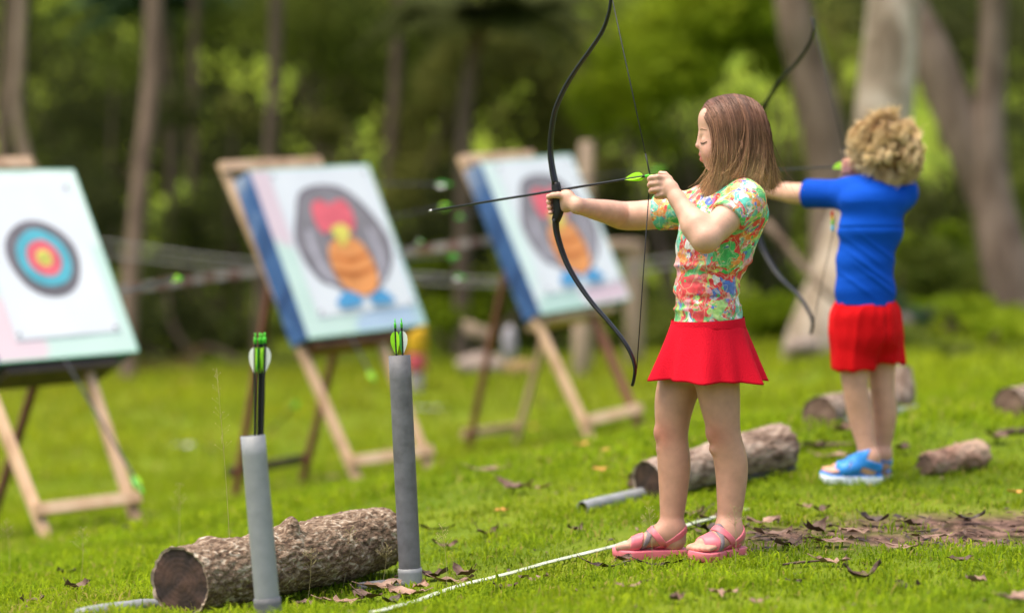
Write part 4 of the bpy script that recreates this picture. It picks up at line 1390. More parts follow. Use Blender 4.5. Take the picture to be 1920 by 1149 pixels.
def log(label, a, b, ra, rb, seed, bark, cut, rim=None, bulge=0.0, knots=(), nr=72, steps=110, rough=.10, tilt=0):
    """log lying from a to b (world points on its axis); local X runs along it"""
    a, b = np.asarray(a, float), np.asarray(b, float)
    L_ = np.linalg.norm(b - a)
    ex = unit(b - a); ey = unit(np.cross([0, 0, 1], ex)); ez = np.cross(ex, ey)
    Mx = Matrix(((ex[0], ey[0], ez[0], a[0]), (ex[1], ey[1], ez[1], a[1]), (ex[2], ey[2], ez[2], a[2]), (0, 0, 0, 1)))
    t = thing('log', label, 'log', (0, 0, 0), 'logs lying on the lawn')
    t.matrix_world = Mx
    x = np.linspace(0, 1, steps); th = np.linspace(0, 2 * math.pi, nr, endpoint=False)
    X, TH = np.meshgrid(x, th, indexing='ij')
    X, TH = X.ravel(), TH.ravel()
    R = ra + (rb - ra) * X + bulge * np.sin(math.pi * X * 2.2 + seed)
    u = np.stack([X * L_, np.cos(TH) * R, np.sin(TH) * R], 1)
    D = fbm(u * [1, 1, 1] + seed, 9, 2) * .7 - .6 * abs(fbm(u * [.45, 1, 1] + seed, 48, 2)) + .55 * fbm(u * [.6, 1, 1] + seed, 110, 3)
    f = 1 + rough * D
    for kx, kth, kr, kh in knots:
        dd = ((X - kx) * L_) ** 2 + (np.angle(np.exp(1j * (TH - kth))) * R) ** 2
        f += kh / R * np.exp(-dd / kr ** 2)
    jag = .012 * np.stack([fbm(np.stack([np.cos(TH) * 2, np.sin(TH) * 2, X * 0 + seed + 5 * (X > .5)], 1), 2.5, 3)], 1)[:, 0] * (np.exp(-X / .04) + np.exp(-(1 - X) / .04))
    V = np.stack([X * L_ + jag, np.cos(TH) * R * f, np.sin(TH) * R * f], 1)
    I = np.arange(steps - 1)[:, None] * nr + np.arange(nr)[None]
    J = np.arange(steps - 1)[:, None] * nr + (np.arange(nr)[None] + 1) % nr
    Q = np.stack([I.ravel(), J.ravel(), J.ravel() + nr, I.ravel() + nr], 1)
    me = link_mesh('bark', V, Q, bark)
    me.parent = t
    for end in (0, 1):
        ring = V[:nr] if end == 0 else V[-nr:]
        c = ring.mean(0)
        VV, FF = [], []
        for j, q in enumerate((1.0, .93, .8, .6, .4, .2)):
            r_ = c + (ring - c) * q
            r_[:, 0] = c[0] + (ring[:, 0] - c[0]) * q ** 12
            dx = (-.004 if end == 0 else .004) * (0 if j == 0 else 1)
            r_ = r_ + np.stack([(.0015 * vnoise(r_ * 1.0 + 5, 38)) * (j > 0) - dx, 0 * r_[:, 0], 0 * r_[:, 0]], 1)
            VV.append(r_)
        VV.append([c])
        for j in range(5):
            for i in range(nr):
                q = [j * nr + i, (j + 1) * nr + i, (j + 1) * nr + (i + 1) % nr, j * nr + (i + 1) % nr]
                FF.append(q if end == 0 else q[::-1])
        for i in range(nr):
            q = [5 * nr + i, 6 * nr, 5 * nr + (i + 1) % nr]
            FF.append(q if end == 0 else q[::-1])
        MI = [1 if k < nr and rim else 0 for k in range(len(FF))]
        o = link_mesh('cut_end', np.concatenate(VV), FF, [cut, rim or cut], mi=MI)
        o.parent = t
    return t


RIM = noise_mat('pale_bark_rim', [(.14, .09, .06), (.45, .36, .26)], scale=30, rough=.8)


def on_ground(px, py, d, r, sink=.012):
    """axis point of a log of radius r whose underside shows at pixel (px, py)"""
    q = ground_hit(px, py)[0]
    q[1] += r * .35
    return np.array([q[0], q[1], gz(q[0], q[1]) + r - sink])


log('big rough barked log lying behind the two arrow pipes', on_ground(322, 1160, 5.93, .077) + [0, .10, -.004], on_ground(708, 1094, 6.36, .083) + [0, .12, .018], .083, .084, 3.0, BARK, CUT_DARK, RIM, .003,
    knots=((.17, 1.1, .03, .016), (.47, 1.9, .022, .035), (.30, 1.25, .035, -.012), (.72, .9, .03, .010), (.55, 1.5, .03, -.008)), rough=.10, nr=150, steps=230)
log('pale barked log lying behind the girl\'s legs', on_ground(1214, 940, 7.30, .068), on_ground(1468, 890, 7.95, .07) + [0, 0, .03], .062, .072, 8.0, BARK2, CUT_DARK, RIM, .004,
    knots=((.5, 1.4, .04, .008),))
log('short thick log with a cut end facing left behind the boy\'s legs', on_ground(1537, 806, 8.42, .062), on_ground(1672, 776, 9.1, .062), .061, .058, 13.0, BARK2, CUT_MID, None, .004)
log('stubby upright log end standing behind the boy\'s right leg', P(1680, 785, 9.05), P(1688, 690, 9.1), .062, .052, 17.0, BARK2, CUT_MID, None, .006, steps=50)
log('log with a cut end at the right edge of the photo', on_ground(1893, 786, 8.9, .066), on_ground(2080, 752, 9.5, .066), .064, .062, 23.0, BARK2, CUT_MID, None, .004)
log('cut piece of wood with a pale broken end behind the log at the girl\'s legs', on_ground(1188, 925, 7.7, .035), on_ground(1330, 905, 8.1, .035), .036, .034, 27.0, BARK2, CUT_MID, None, .002, steps=40)

# reddish block of wood on the right
RED_BARK = noise_mat('reddish_wood', [(.13, .065, .045), (.27, .15, .10), (.40, .28, .20)], scale=12, detail=9, rough=.8, bump=.7, stretch=(.5, 1, 1), dist=.6)
log('flat reddish block of wood lying on the grass right of the boy', on_ground(1735, 893, 7.55, .045), on_ground(1832, 878, 7.85, .05), .038, .054, 31.0, RED_BARK, CUT_MID, None, .004, rough=.45, nr=40, steps=50)

# ------------------------------------------------------------------ pipes lying on the ground, white line
def lying(name, label, cat, pts, r_, mat, hollow=False, n=14, group=None, sink=.3, flat=None):
    Q = []
    for px, py, d in pts:
        q = ground_hit(px, py)[0]
        Q.append([q[0], q[1], gz(q[0], q[1]) + r_ * (1 - sink)])
    Q = catmull(Q, 14 * len(Q))
    Q[:, 2] = groundz(Q) + r_ * (1 - sink)
    if hollow:
        V, F = tube(Q, r_, n, cap=False); V2, F2 = tube(Q, r_ - .003, n, cap=False)
        m = MB().add(V, F).add(V2, [f[::-1] for f in F2], 1)
        k = len(V)
        m.F += [[(j + 1) % n, j, k + j, k + (j + 1) % n] for j in range(n)]; m.M += [0] * n
        V, F, MI = m.get()
        return tag(link_mesh(name, V, F, [mat, PVC_INSIDE], mi=MI), label, cat, group)
    prof = None
    if flat:
        prof = lambda t, a: np.stack([np.sin(a) * r_ * .45, np.cos(a) * flat], 1)
    return tag(link_mesh(name, *tube(Q, r_, n, prof=prof, ref=(0, 0, 1) if flat else None), mat), label, cat, group)


GP = 'grey pipes lying under the logs'
lying('ground_pipe', 'grey pipe lying in the grass under the left end of the big log', 'pipe', [(150, 1162, 5.62), (250, 1146, 5.7), (330, 1134, 5.8), (430, 1122, 5.9)], .018, PVC_L, group=GP, sink=.5)
lying('ground_pipe', 'grey pipe end lying between the big log and the foot of the darker pipe', 'pipe', [(672, 1108, 6.08), (715, 1103, 6.1), (768, 1097, 6.12)], .017, PVC_D, group=GP, sink=.7)
lying('ground_pipe', 'pale grey pipe with open end pointing left before the log at the girl\'s legs', 'pipe', [(1092, 962, 6.95), (1140, 950, 7.1), (1200, 936, 7.25), (1300, 915, 7.5)], .021, PVC_L, True, group=GP)
lying('ground_pipe', 'pipe piece coloured as the dark shadow under the right end of the pale barked log', 'pipe', [(1390, 908, 7.45), (1440, 897, 7.6), (1486, 884, 7.8)], .015, noise_mat('log_shadow_dark', [(.02, .022, .028), (.05, .053, .06)], rough=.5), group=GP)  # pipe piece coloured dark to stand for the shadow beneath the log
lying('ground_pipe', 'grey pipe lying beside the upright log end behind the boy', 'pipe', [(1590, 800, 8.5), (1650, 789, 8.75), (1715, 774, 9.0)], .020, PVC_L, group=GP)
LINE = noise_mat('dirty_white_strip', [(.20, .24, .13), (.36, .39, .30), (.48, .50, .42)], scale=9, detail=7, rough=.6, pos=[.3, .5, .68])
lying('line_marker', 'dirty white strip lying on the grass as the shooting line by the girl\'s feet', 'line',
      [(700, 1158, 5.30), (820, 1122, 5.55), (960, 1083, 5.83), (1100, 1046, 6.12), (1200, 1018, 6.33), (1300, 990, 6.55), (1400, 962, 6.83)], .007, LINE, flat=.0105, sink=-.9)


# ------------------------------------------------------------------ bows
M_BOW = noise_mat('black_bow_limb', [(.006, .006, .007), (.011, .011, .013)], scale=30, rough=.28, spec=.35)
M_GRIP = noise_mat('black_rubber_grip', [(.007, .007, .008), (.013, .013, .015)], scale=60, rough=.5, bump=.2)
M_STR = noise_mat('dark_bowstring', [(.015, .015, .018), (.03, .03, .035)], scale=80, rough=.6)


def bow(label, nock, adir, upper, grip, lower, s_up, s_lo, sc=1.0, wid=.020, over=None):
    """pixel paths laid on the bow's own plane, which holds the arrow direction and the vertical"""
    pn = unit(np.cross(adir, [0, 0, 1.0]))
    if pn[1] > 0: pn = -pn
    pl = lambda q: on_plane(q[0], q[1], nock, pn)
    gp = catmull([pl(q) for q in grip], 14)
    t = thing('bow', label, 'bow', gp.mean(0))

    def sect(w0, w1, t0, t1, pw=.8):
        def f(u, a):
            hw = (w0 + (w1 - w0) * u ** pw) / 2 * sc; ht = (t0 + (t1 - t0) * u) / 2 * sc
            c, s_ = np.cos(a), np.sin(a)
            return np.stack([np.sign(c) * abs(c) ** .5 * hw, np.sign(s_) * abs(s_) ** .5 * ht], 1)
        return f
    for q in (upper, lower):
        link_mesh('limb', *tube(catmull([pl(x) for x in q], 46), 1, 12, ref=pn, prof=sect(wid * 1.1, wid * .45, .0105, .0060)), M_BOW, t)
    link_mesh('grip', *tube(gp, 1, 16, ref=pn, prof=lambda u, a: sect(.024, .024, .024, .024)(u, a) * (1 - .22 * (2 * u - 1) ** 2)), M_GRIP, t)
    st = catmull([pl(s_up), nock + (pl(s_up) - nock) * .01, nock, nock + (pl(s_lo) - nock) * .01, pl(s_lo)], 5)
    m = MB()
    m.add(*tube([pl(s_up), nock], .0013 * sc, 6)).add(*tube([nock, pl(s_lo)], .0013 * sc, 6))
    m.add(*tube([nock + (pl(s_up) - nock) * .12, nock], .0019 * sc, 6)).add(*tube([nock, nock + (pl(s_lo) - nock) * .12], .0019 * sc, 6))
    V, F, _ = m.get()
    link_mesh('bowstring', V, F, M_STR, t)
    return t, pn, pl


NOCK = P(1219, 329, 6.03)
# depth of the arrow point such that the arrow is 0.72 m long
dt = 6.03
while np.linalg.norm(P(803, 396, dt) - NOCK) < .72: dt += .005
TIP = P(803, 396, dt)
ADIR = unit(TIP - NOCK)
_, BPN, BPL = bow('black recurve bow drawn by the girl', NOCK, ADIR,
    [(1042, 346), (1036, 318), (1032, 285), (1033.5, 250), (1041, 208), (1058, 168), (1080, 131.6), (1106, 95), (1130, 58), (1142, 24), (1145.5, -2), (1146, -14)],
    [(1042, 342), (1044, 360), (1047, 385), (1047, 398), (1042, 414)],
    [(1042, 410), (1043.5, 434), (1053, 468), (1067, 502), (1088, 537), (1113, 571), (1141, 603), (1168, 637), (1184, 665), (1190.5, 689), (1189, 708), (1185.6, 723)],
    (1146.5, -8), (1194, 690))
g0_ = P(1219, 329, 6.03)
arrow('black arrow nocked on the girl\'s bow with a lime vane by her fingers', NOCK - ADIR * .004, TIP, spin=2.75, mats=(0, 0, 0), sc=.95)

NOCKB = P(1589, 312, 7.50)
dtb = 7.5
while np.linalg.norm(P(1400, 322, dtb) - NOCKB) < .60: dtb += .005
TIPB = P(1400, 322, dtb)
ADB = unit(TIPB - NOCKB)
_, BPNB, BPLB = bow('black recurve bow drawn by the boy, partly hidden by the girl\'s hair', NOCKB, ADB,
    [(1421, 325), (1417, 290), (1420, 245), (1430, 205), (1442, 184), (1464, 150), (1494.7, 117), (1518, 80), (1526, 52), (1523, 34)],
    [(1421, 322), (1422, 340), (1424, 358), (1420, 374)],
    [(1420, 372), (1414, 400), (1419.5, 430), (1433, 473), (1461, 518), (1494.7, 551), (1514, 579), (1523.6, 604), (1520, 626)],
    (1527, 46), (1526, 600), sc=1.05)
arrow('dark arrow nocked on the boy\'s bow with a lime vane by his hand', NOCKB - ADB * .004, TIPB, spin=2.75, mats=(0, 0, 0), sc=1.0)

# ------------------------------------------------------------------ people
SKIN = attr_mat('skin', 'tint', rough=.5, spec=.30, sss=.14, noise=(34, .10), bump=.12, bscale=160)
SEYE = noise_mat('eye_white', [(.6, .58, .56), (.7, .68, .66)], rough=.2)
HAIR = attr_mat('hair_strands', 'col', rough=.45, spec=.25, noise=(40, .12), trans=.15)


def tints(V, base, spots):
    """natural skin variation: spots = (centre, radius, colour)"""
    C = np.tile(np.array(base, float), (len(V), 1))
    C *= (1 + .04 * vnoise(V, 14)[:, None])
    for c, r, col in spots:
        w = np.exp(-((V - c) ** 2).sum(1) / r ** 2)[:, None]
        C = C * (1 - w) + np.array(col) * w
    return C


def finger(F, pts, r0, r1, k_root=.006):
    for i in range(len(pts) - 1):
        a = r0 + (r1 - r0) * i / (len(pts) - 1); b = r0 + (r1 - r0) * (i + 1) / (len(pts) - 1)
        F.cap(pts[i], pts[i + 1], a, b, k=k_root if i == 0 else .0025)


def shell(lo, hi, h, fill, infl, cuts=(), smooth=2):
    """small field: fill(F) adds the limb, inflated by infl; cuts = (point, normal) planes"""
    F = Field(lo, hi, h)
    fill(F)
    F.f -= infl
    for p, n in cuts:
        F.cut(np.asarray(p), unit(n))
    return F.mesh(smooth)


# ============ the girl
def G(px, py, o=0.0): return P(px, py, 6.10 + o)


gL = unit([.52, -.85, 0])          # towards her left = towards the camera
gF = np.array([-.85, -.52, 0.0])    # the way her chest faces
RG = [gF, gL, [0, 0, 1]]


def girl_torso(F, e=0.0, k=.03):
    F.ell(G(1326, 655), [.083 + e, .098 + e, .085], RG, k)
    F.ell(G(1327, 590), [.078 + e, .090 + e, .080], RG, k)
    F.ell(G(1324, 530), [.076 + e, .086 + e, .085], RG, k)
    F.ell(G(1334, 465), [.082 + e, .098 + e, .090], RG, k)
    F.ell(G(1345, 410), [.080 + e, .112 + e, .075], RG, k)
    F.cap(G(1322, 382, .095), G(1392, 376, -.082), .040 + e, .042 + e, k=k)
    F.cap(G(1374, 335, .01), G(1320, 378, .09), .028 + e, .032 + e, k=k)
    F.cap(G(1380, 333, -.01), G(1402, 370, -.075), .028 + e, .034 + e, k=k)
    F.cap(G(1395, 400, -.02), G(1372, 470, 0), .060 + e, .05 + e, k=k)


# arm joints
gSh_f, gEl_f, gWr_f = G(1308, 390, .115), G(1176, 405, .215), BPL((1082, 386)) + BPN * .0
gSh_n, gEl_n, gWr_n = G(1392, 382, -.095), G(1322, 447, -.175), G(1270, 374, -.115)

B_ = Field(G(1003, 160, .6) - [0.0, 1.0, 0], G(1480, 1075, 0) + [0, .62, 0], .0026) if False else None
lo = np.array([G(1008, 0, .4)[0], 6.10 - .42, -.03]); hi = np.array([G(1470, 0, 0)[0], 6.10 + .48, G(0, 165, 0)[2]])
Fb = Field(lo, hi, .0028)
# legs: image-left leg is the far one
FL = [G(1300, 655, .045), G(1268, 740, .045), G(1260, 812, .042), G(1264, 872, .045), G(1262, 935, .044), G(1259, 985, .04), G(1262, 1014, .04)]
NL = [G(1336, 655, -.035), G(1348, 740, -.04), G(1358, 812, -.044), G(1371, 872, -.036), G(1370, 935, -.040), G(1366, 985, -.045), G(1368, 1014, -.045)]
LR = [.062, .0520, .0400, .0408, .0335, .0268, .0275]
for q, s_ in ((FL, 1), (NL, 1)):
    Fb.chain(q, LR, k=.02)
    Fb.ell(q[2] + [-.0245, -.004, .002], [.0225, .021, .026], k=.010)
    Fb.ell(q[2] + [-.018, -.004, -.040], [.020, .020, .014], k=.010)


def foot_fill(F, ank, heel, toe, side, toes=True, sc=1.0):
    """ank/heel/toe = points; side = unit vector to the big-toe side"""
    up = np.array([0, 0, 1.0])
    d = unit((toe - heel) * [1, 1, 0])
    L_ = np.linalg.norm((toe - heel)[:2])
    g = toe[2]
    h0 = np.array([*heel[:2], g]); at = lambda t, s, z: h0 + d * L_ * t + side * s * sc + up * z * sc
    F.cap(at(.13, 0, .026), at(.20, 0, .040), .024 * sc, .025 * sc, k=.012)
    F.cap(ank, at(.24, 0, .040), .027 * sc, .027 * sc, k=.014)
    F.cap(ank, at(.40, .004, .040), .025 * sc, .022 * sc, k=.018)
    F.cap(at(.22, -.003, .028), at(.62, -.010, .019), .024 * sc, .018 * sc, k=.012)
    F.cap(at(.35, .007, .034), at(.74, .012, .018), .021 * sc, .015 * sc, k=.012)
    F.cap(at(.60, -.018, .015), at(.76, .014, .015), .014 * sc, .014 * sc, k=.01)
    if toes:
        for i, (t0, t1, s_, r_) in enumerate(((.78, .985, .019, .0105), (.79, .96, .006, .008), (.77, .93, -.005, .0075), (.74, .89, -.0155, .007), (.70, .845, -.025, .0065))):
            F.cap(at(t0, s_, .013), at(t1 - .03, s_, .010), r_ * sc, r_ * .95 * sc, k=.003)


gz_f, gz_n = gz(*G(1230, 1050, .04)[:2]), gz(*G(1345, 1050, -.05)[:2])
fz = .021
fH, fT = G(1285, 1030, .045), G(1152, 1030, .025); fH[2] = fT[2] = gz_f + fz
nH, nT = G(1391, 1030, -.03), G(1299, 1030, -.135); nH[2] = nT[2] = gz_n + fz
fside = unit(np.cross((fT - fH) * [1, 1, 0], [0, 0, -1.0]))     # her right foot: big toe towards her left
if fside[1] > 0: fside = -fside
nside = unit(np.cross((nT - nH) * [1, 1, 0], [0, 0, 1.0]))
if nside[1] < 0: nside = -nside
fA = np.array([*G(1262, 1000, .042)[:2], gz_f + .072]); nA = np.array([*G(1367, 1000, -.045)[:2], gz_n + .072])
for A_, l3, H_, T_, sd_ in ((fA, FL[5], fH, fT, fside), (nA, NL[5], nH, nT, nside)):
    Fb.cap(l3, A_, .0275, .028, k=.012)
    foot_fill(Fb, A_, H_, T_, sd_)
girl_torso(Fb, -.006)
# neck, head (seen from her left; her face points to -x)
Fb.cap(G(1380, 345), G(1374, 298), .036, .033, k=.02)
Fb.ell(G(1374, 243), [.083, .069, .080], k=.01)
Fb.ell(G(1346, 272), [.0475, .050, .062], k=.02)
Fb.ell(G(1330, 222), [.026, .045, .030], k=.02)
Fb.ell(G(1336, 308), [.017, .018, .0155], k=.018)
for s_ in (-1, 1):
    o = s_ * -.001
    Fb.cap(G(1342, 309, s_ * .016), G(1378, 288, s_ * .044), .014, .016, k=.02)
    Fb.ell(G(1335, 284, s_ * .028), [.0225, .021, .026], k=.018)
    Fb.ell(G(1310, 262, s_ * .025), [.010, .012, .009], k=.012, op='sub')
    Fb.ell(G(1324.5, 264, s_ * .026), [.0125, .0130, .0100], k=.006)
    Fb.ell(G(1316.5, 277, s_ * .0085), [.0065, .0055, .005], k=.004)
    Fb.ell(G(1385, 272, s_ * .0705), [.0135, .0060, .020], k=.004)
    Fb.ell(G(1383, 271, s_ * .079), [.0075, .005, .012], k=.003, op='sub')
Fb.cap(G(1315.5, 253), G(1310.5, 271), .0060, .0068, k=.009)
Fb.ell(G(1308.8, 273.5), [.0072, .0070, .0058], k=.005)
Fb.cap(G(1319.5, 291, -.014), G(1315.2, 290.3, 0), .0048, .0064, k=.005).cap(G(1315.2, 290.3, 0), G(1319.5, 291, .014), .0064, .0048, k=.005)
Fb.cap(G(1321, 298, -.012), G(1317, 298.6, 0), .0050, .0066, k=.005).cap(G(1317, 298.6, 0), G(1321, 298, .012), .0066, .005, k=.005)
Fb.cap(G(1311.5, 294.6, -.018), G(1311.5, 294.6, .018), .0022, k=.002, op='sub')
# far arm to the bow
Fb.chain([gSh_f, (gSh_f + gEl_f) / 2 + [0, 0, -.004], gEl_f, gEl_f * .6 + gWr_f * .4, gWr_f], [.038, .038, .0365, .0305, .0190], k=.02)
# bow hand: wraps the grip
gc = BPL((1045, 377))
gu = unit(BPL((1043, 352)) - BPL((1046, 402)))
ga = unit(ADIR - (ADIR @ gu) * gu)
gn = BPN
H = lambda a, u, c: gc + ga * a + gu * u + gn * c
Fb.cap(gWr_f, H(-.040, .000, .002), .019, .019, k=.012, flat=(gn, 1.12))
Fb.cap(H(-.036, .012, .000), H(-.022, .014, -.006), .0150, .0135, k=.01)
Fb.cap(H(-.036, -.010, .000), H(-.022, -.016, -.006), .0150, .0135, k=.01)
Fb.ell(H(-.026, -.001, -.004), [.020, .028, .0145], [ga, gu, gn], k=.01)
for i in range(4):
    u = .017 - .0135 * i
    l = (1.0, 1.06, 1.0, .85)[i]
    finger(Fb, [H(-.014, u, -.014), H(.004, u - .001, -.024), H(.004 + .019 * l, u - .003, -.012), H(.004 + .020 * l, u - .004, .004), H(.003 + .012 * l, u - .005, .0145)], .0078 * (.94 if i == 3 else 1), .0062)
finger(Fb, [H(-.030, .010, .008), H(-.018, .015, .0185), H(-.002, .015, .0215), H(.013, .012, .0195)], .0095, .0068)
# near arm, bent, drawing the string
Fb.cap(gSh_n, gEl_n, .041, .0345, k=.02)
ne2 = gEl_n + (gWr_n - gEl_n) * .32
Fb.cap(gEl_n, ne2, .0335, .0335, k=.015)
Fb.cap(ne2, gWr_n, .0335, .0200, k=.02)
Fb.cap(gWr_n, G(1256, 352, -.10), .0195, .019, k=.012)
Fb.cap(G(1258, 352, -.10), G(1247, 338, -.095), .016, .0125, k=.01)
Fb.cap(G(1258, 358, -.10), G(1243, 355, -.095), .016, .0125, k=.01)
for i, (y, l, r_) in enumerate(((333, 1.0, .0076), (344.5, 1.0, .0076), (356, .95, .0072), (366, .62, .0066))):
    x0 = 1246 + i * 1.2
    xt = 1221 + (1 - l) * 22 + (0, 0, 1, 4)[i]
    finger(Fb, [G(x0, y + 1, -.098), G((x0 + xt) / 2 - 1, y - 1, -.106), G(xt, y + .5, -.099), G(xt - 3, y + 3, -.080), G(xt + 4, y + 4, -.064), G(xt + 12, y + 4, -.060)], r_, r_ * .82)
finger(Fb, [G(1262, 350, -.084), G(1255, 336, -.074), G(1247, 327, -.070), G(1238, 325.5, -.066)], .0098, .0066)
V, Q = Fb.mesh(2)
del Fb
base = np.array([G(1300, 1050)[0], 6.10, gz(G(1300, 1050)[0], 6.10)])
girl = thing('person', 'girl in a colourful flowered shirt and red skirt drawing a black bow, pink sandals on', 'person', base)
sk = (.56, .325, .235)
spots = [(G(1313, 291, -.004), .0085, (.52, .14, .13)), (G(1314, 298.5, -.004), .0085, (.52, .14, .13)), (G(1317, 294.5, -.012), .005, (.50, .15, .13)), (G(1330, 284, -.03), .018, (.66, .31, .24)),
         (FL[2] + [-.025, -.025, 0], .034, (.42, .17, .11)), (NL[2] + [-.025, -.025, 0], .034, (.42, .17, .11)), (gEl_n + [0, 0, -.03], .028, (.62, .33, .25)),
         (G(1310, 275), .010, (.64, .33, .26)), (FL[6] + [0, -.02, 0], .03, (.50, .27, .19)), (G(1385, 272, -.07), .02, (.62, .27, .19))]
spots = [(q_[j], .12, (.47, .25, .165)) for q_ in (FL, NL) for j in (1, 2, 3, 4, 5)] + spots  # leg skin darkened to stand in for the shade below the skirt
for i in range(3): spots.append((G(1217, 333 + 12 * i, -.09), .010, (.66, .33, .25)))
for i in range(4): spots.append((H(.018, .012 - .0135 * i, .010), .009, (.66, .30, .23)))
link_mesh('body', V, Q, SKIN, girl, attr={'tint': tints(V, sk, spots)})

# face details
m = MB()
for s_ in (-1, 1):
    pts = []
    for a in np.linspace(-.2, 1.15, 8):
        pts.append(G(1319.5 + 9 * a ** 1.3 if a > 0 else 1319.5, 265.2 + 2.0 * math.sin(max(a, 0) * 2.6), s_ * (.030 - .001)) if False else None)
lash = noise_mat('eyelash_hair', [(.06, .035, .025), (.09, .055, .04)], rough=.6)
brow = noise_mat('eyebrow_hair', [(.40, .235, .16), (.44, .26, .18)], rough=.7)


def project_on(V, pts, off):
    """move points on to the nearest body vertex, lifted by off along the local outward direction"""
    N_ = vnormals(V, Q)
    out = []
    for p in pts:
        i = int(np.argmin(((V - p) ** 2).sum(1)))
        out.append(V[i] + N_[i] * off)
    return np.array(out)


for s_ in (-1, 1):
    e = project_on(V, [G(1315, 267, s_ * .015), G(1314, 268.5, s_ * .022), G(1316, 269.5, s_ * .030), G(1322, 269, s_ * .036), G(1328, 267, s_ * .040)], .0012)
    link_mesh('eyelash', *tube(catmull(e, 16), [.0006, .0014, .0015, .0008], 6), lash, girl)
    e = project_on(V, [G(1311, 243.5, s_ * .020), G(1314, 241.5, s_ * .028), G(1319, 241, s_ * .035), G(1326, 243, s_ * .042)], .0008)
    link_mesh('eyebrow', *tube(catmull(e, 14), [.0006, .0013, .0013, .0005], 6), brow, girl)

# shirt
def shirt_mat(name):
    m, N, L, B = new_mat(name)
    tc = N.new('ShaderNodeTexCoord')
    nz = N.new('ShaderNodeTexNoise'); nz.inputs['Scale'].default_value = 16; nz.inputs['Detail'].default_value = 3
    L.new(tc.outputs['Object'], nz.inputs['Vector'])
    sc = N.new('ShaderNodeVectorMath'); sc.operation = 'SCALE'; sc.inputs['Scale'].default_value = .10
    L.new(nz.outputs['Color'], sc.inputs[0])
    ad = N.new('ShaderNodeVectorMath'); ad.operation = 'ADD'
    L.new(tc.outputs['Object'], ad.inputs[0]); L.new(sc.outputs[0], ad.inputs[1])

    def vor(scale, cols, feat='F1'):
        v = N.new('ShaderNodeTexVoronoi'); v.inputs['Scale'].default_value = scale; v.feature = feat
        L.new(ad.outputs[0], v.inputs['Vector'])
        sp = N.new('ShaderNodeSeparateColor'); L.new(v.outputs['Color'], sp.inputs[0])
        rp = N.new('ShaderNodeValToRGB'); rp.color_ramp.interpolation = 'CONSTANT'
        e = rp.color_ramp.elements
        while len(e) < len(cols): e.new(.5)
        for i, c in enumerate(cols):
            e[i].position = i / len(cols); e[i].color = (*c, 1)
        L.new(sp.outputs[0], rp.inputs[0])
        return v, rp.outputs[0]
    R_, O_, Y_, G_, T_, W_, P_, B2, LG = (.72, .03, .035), (.80, .24, .04), (.78, .66, .15), (.05, .42, .10), (.10, .48, .38), (.78, .76, .72), (.80, .32, .38), (.08, .16, .52), (.38, .62, .14)
    va, ca = vor(20, [R_, LG, G_, R_, T_, W_, O_, G_, P_, R_, T_])
    vb, cb = vor(52, [W_, O_, G_, R_, T_, Y_, B2, G_, R_, P_, LG])
    vc, cc = vor(140, [Y_, R_, W_, G_, B2, O_, P_])
    n2 = N.new('ShaderNodeTexNoise'); n2.inputs['Scale'].default_value = 17; n2.inputs['Detail'].default_value = 4
    L.new(tc.outputs['Object'], n2.inputs['Vector'])

    def thr(a, b, src):
        r_ = N.new('ShaderNodeMapRange'); r_.inputs[1].default_value = a; r_.inputs[2].default_value = b
        L.new(src, r_.inputs[0]); return r_.outputs[0]
    m1 = N.new('ShaderNodeMix'); m1.data_type = 'RGBA'
    L.new(thr(.475, .53, n2.outputs['Fac']), m1.inputs[0]); L.new(ca, m1.inputs[6]); L.new(cb, m1.inputs[7])
    n3 = N.new('ShaderNodeTexNoise'); n3.inputs['Scale'].default_value = 30; n3.inputs['Detail'].default_value = 3
    L.new(tc.outputs['Object'], n3.inputs['Vector'])
    m2 = N.new('ShaderNodeMix'); m2.data_type = 'RGBA'
    L.new(thr(.56, .62, n3.outputs['Fac']), m2.inputs[0]); L.new(m1.outputs[2], m2.inputs[6]); L.new(cc, m2.inputs[7])
    # watery paler veil
    m3 = N.new('ShaderNodeMix'); m3.data_type = 'RGBA'
    n4 = N.new('ShaderNodeTexNoise'); n4.inputs['Scale'].default_value = 9; n4.inputs['Detail'].default_value = 6
    L.new(tc.outputs['Object'], n4.inputs['Vector'])
    mm = N.new('ShaderNodeMath'); mm.operation = 'MULTIPLY'; mm.inputs[1].default_value = .10
    L.new(thr(.45, .65, n4.outputs['Fac']), mm.inputs[0])
    L.new(mm.outputs[0], m3.inputs[0]); L.new(m2.outputs[2], m3.inputs[6]); m3.inputs[7].default_value = (.76, .72, .74, 1)
    # thin pale veins between the painted patches
    ve = N.new('ShaderNodeTexVoronoi'); ve.feature = 'DISTANCE_TO_EDGE'; ve.inputs['Scale'].default_value = 34
    L.new(ad.outputs[0], ve.inputs['Vector'])
    vr = N.new('ShaderNodeMapRange'); vr.inputs[1].default_value = .02; vr.inputs[2].default_value = .07; vr.inputs[3].default_value = .35; vr.inputs[4].default_value = 0
    L.new(ve.outputs['Distance'], vr.inputs[0])
    m4 = N.new('ShaderNodeMix'); m4.data_type = 'RGBA'
    L.new(vr.outputs[0], m4.inputs[0]); L.new(m3.outputs[2], m4.inputs[6]); m4.inputs[7].default_value = (.72, .72, .42, 1)
    n6 = N.new('ShaderNodeTexNoise'); n6.inputs['Scale'].default_value = 90; n6.inputs['Detail'].default_value = 3
    L.new(tc.outputs['Object'], n6.inputs['Vector'])
    m5 = N.new('ShaderNodeVectorMath'); m5.operation = 'SCALE'
    L.new(m4.outputs[2], m5.inputs[0])
    r6 = N.new('ShaderNodeMapRange'); r6.inputs[1].default_value = .3; r6.inputs[2].default_value = .7; r6.inputs[3].default_value = .68; r6.inputs[4].default_value = 1.15
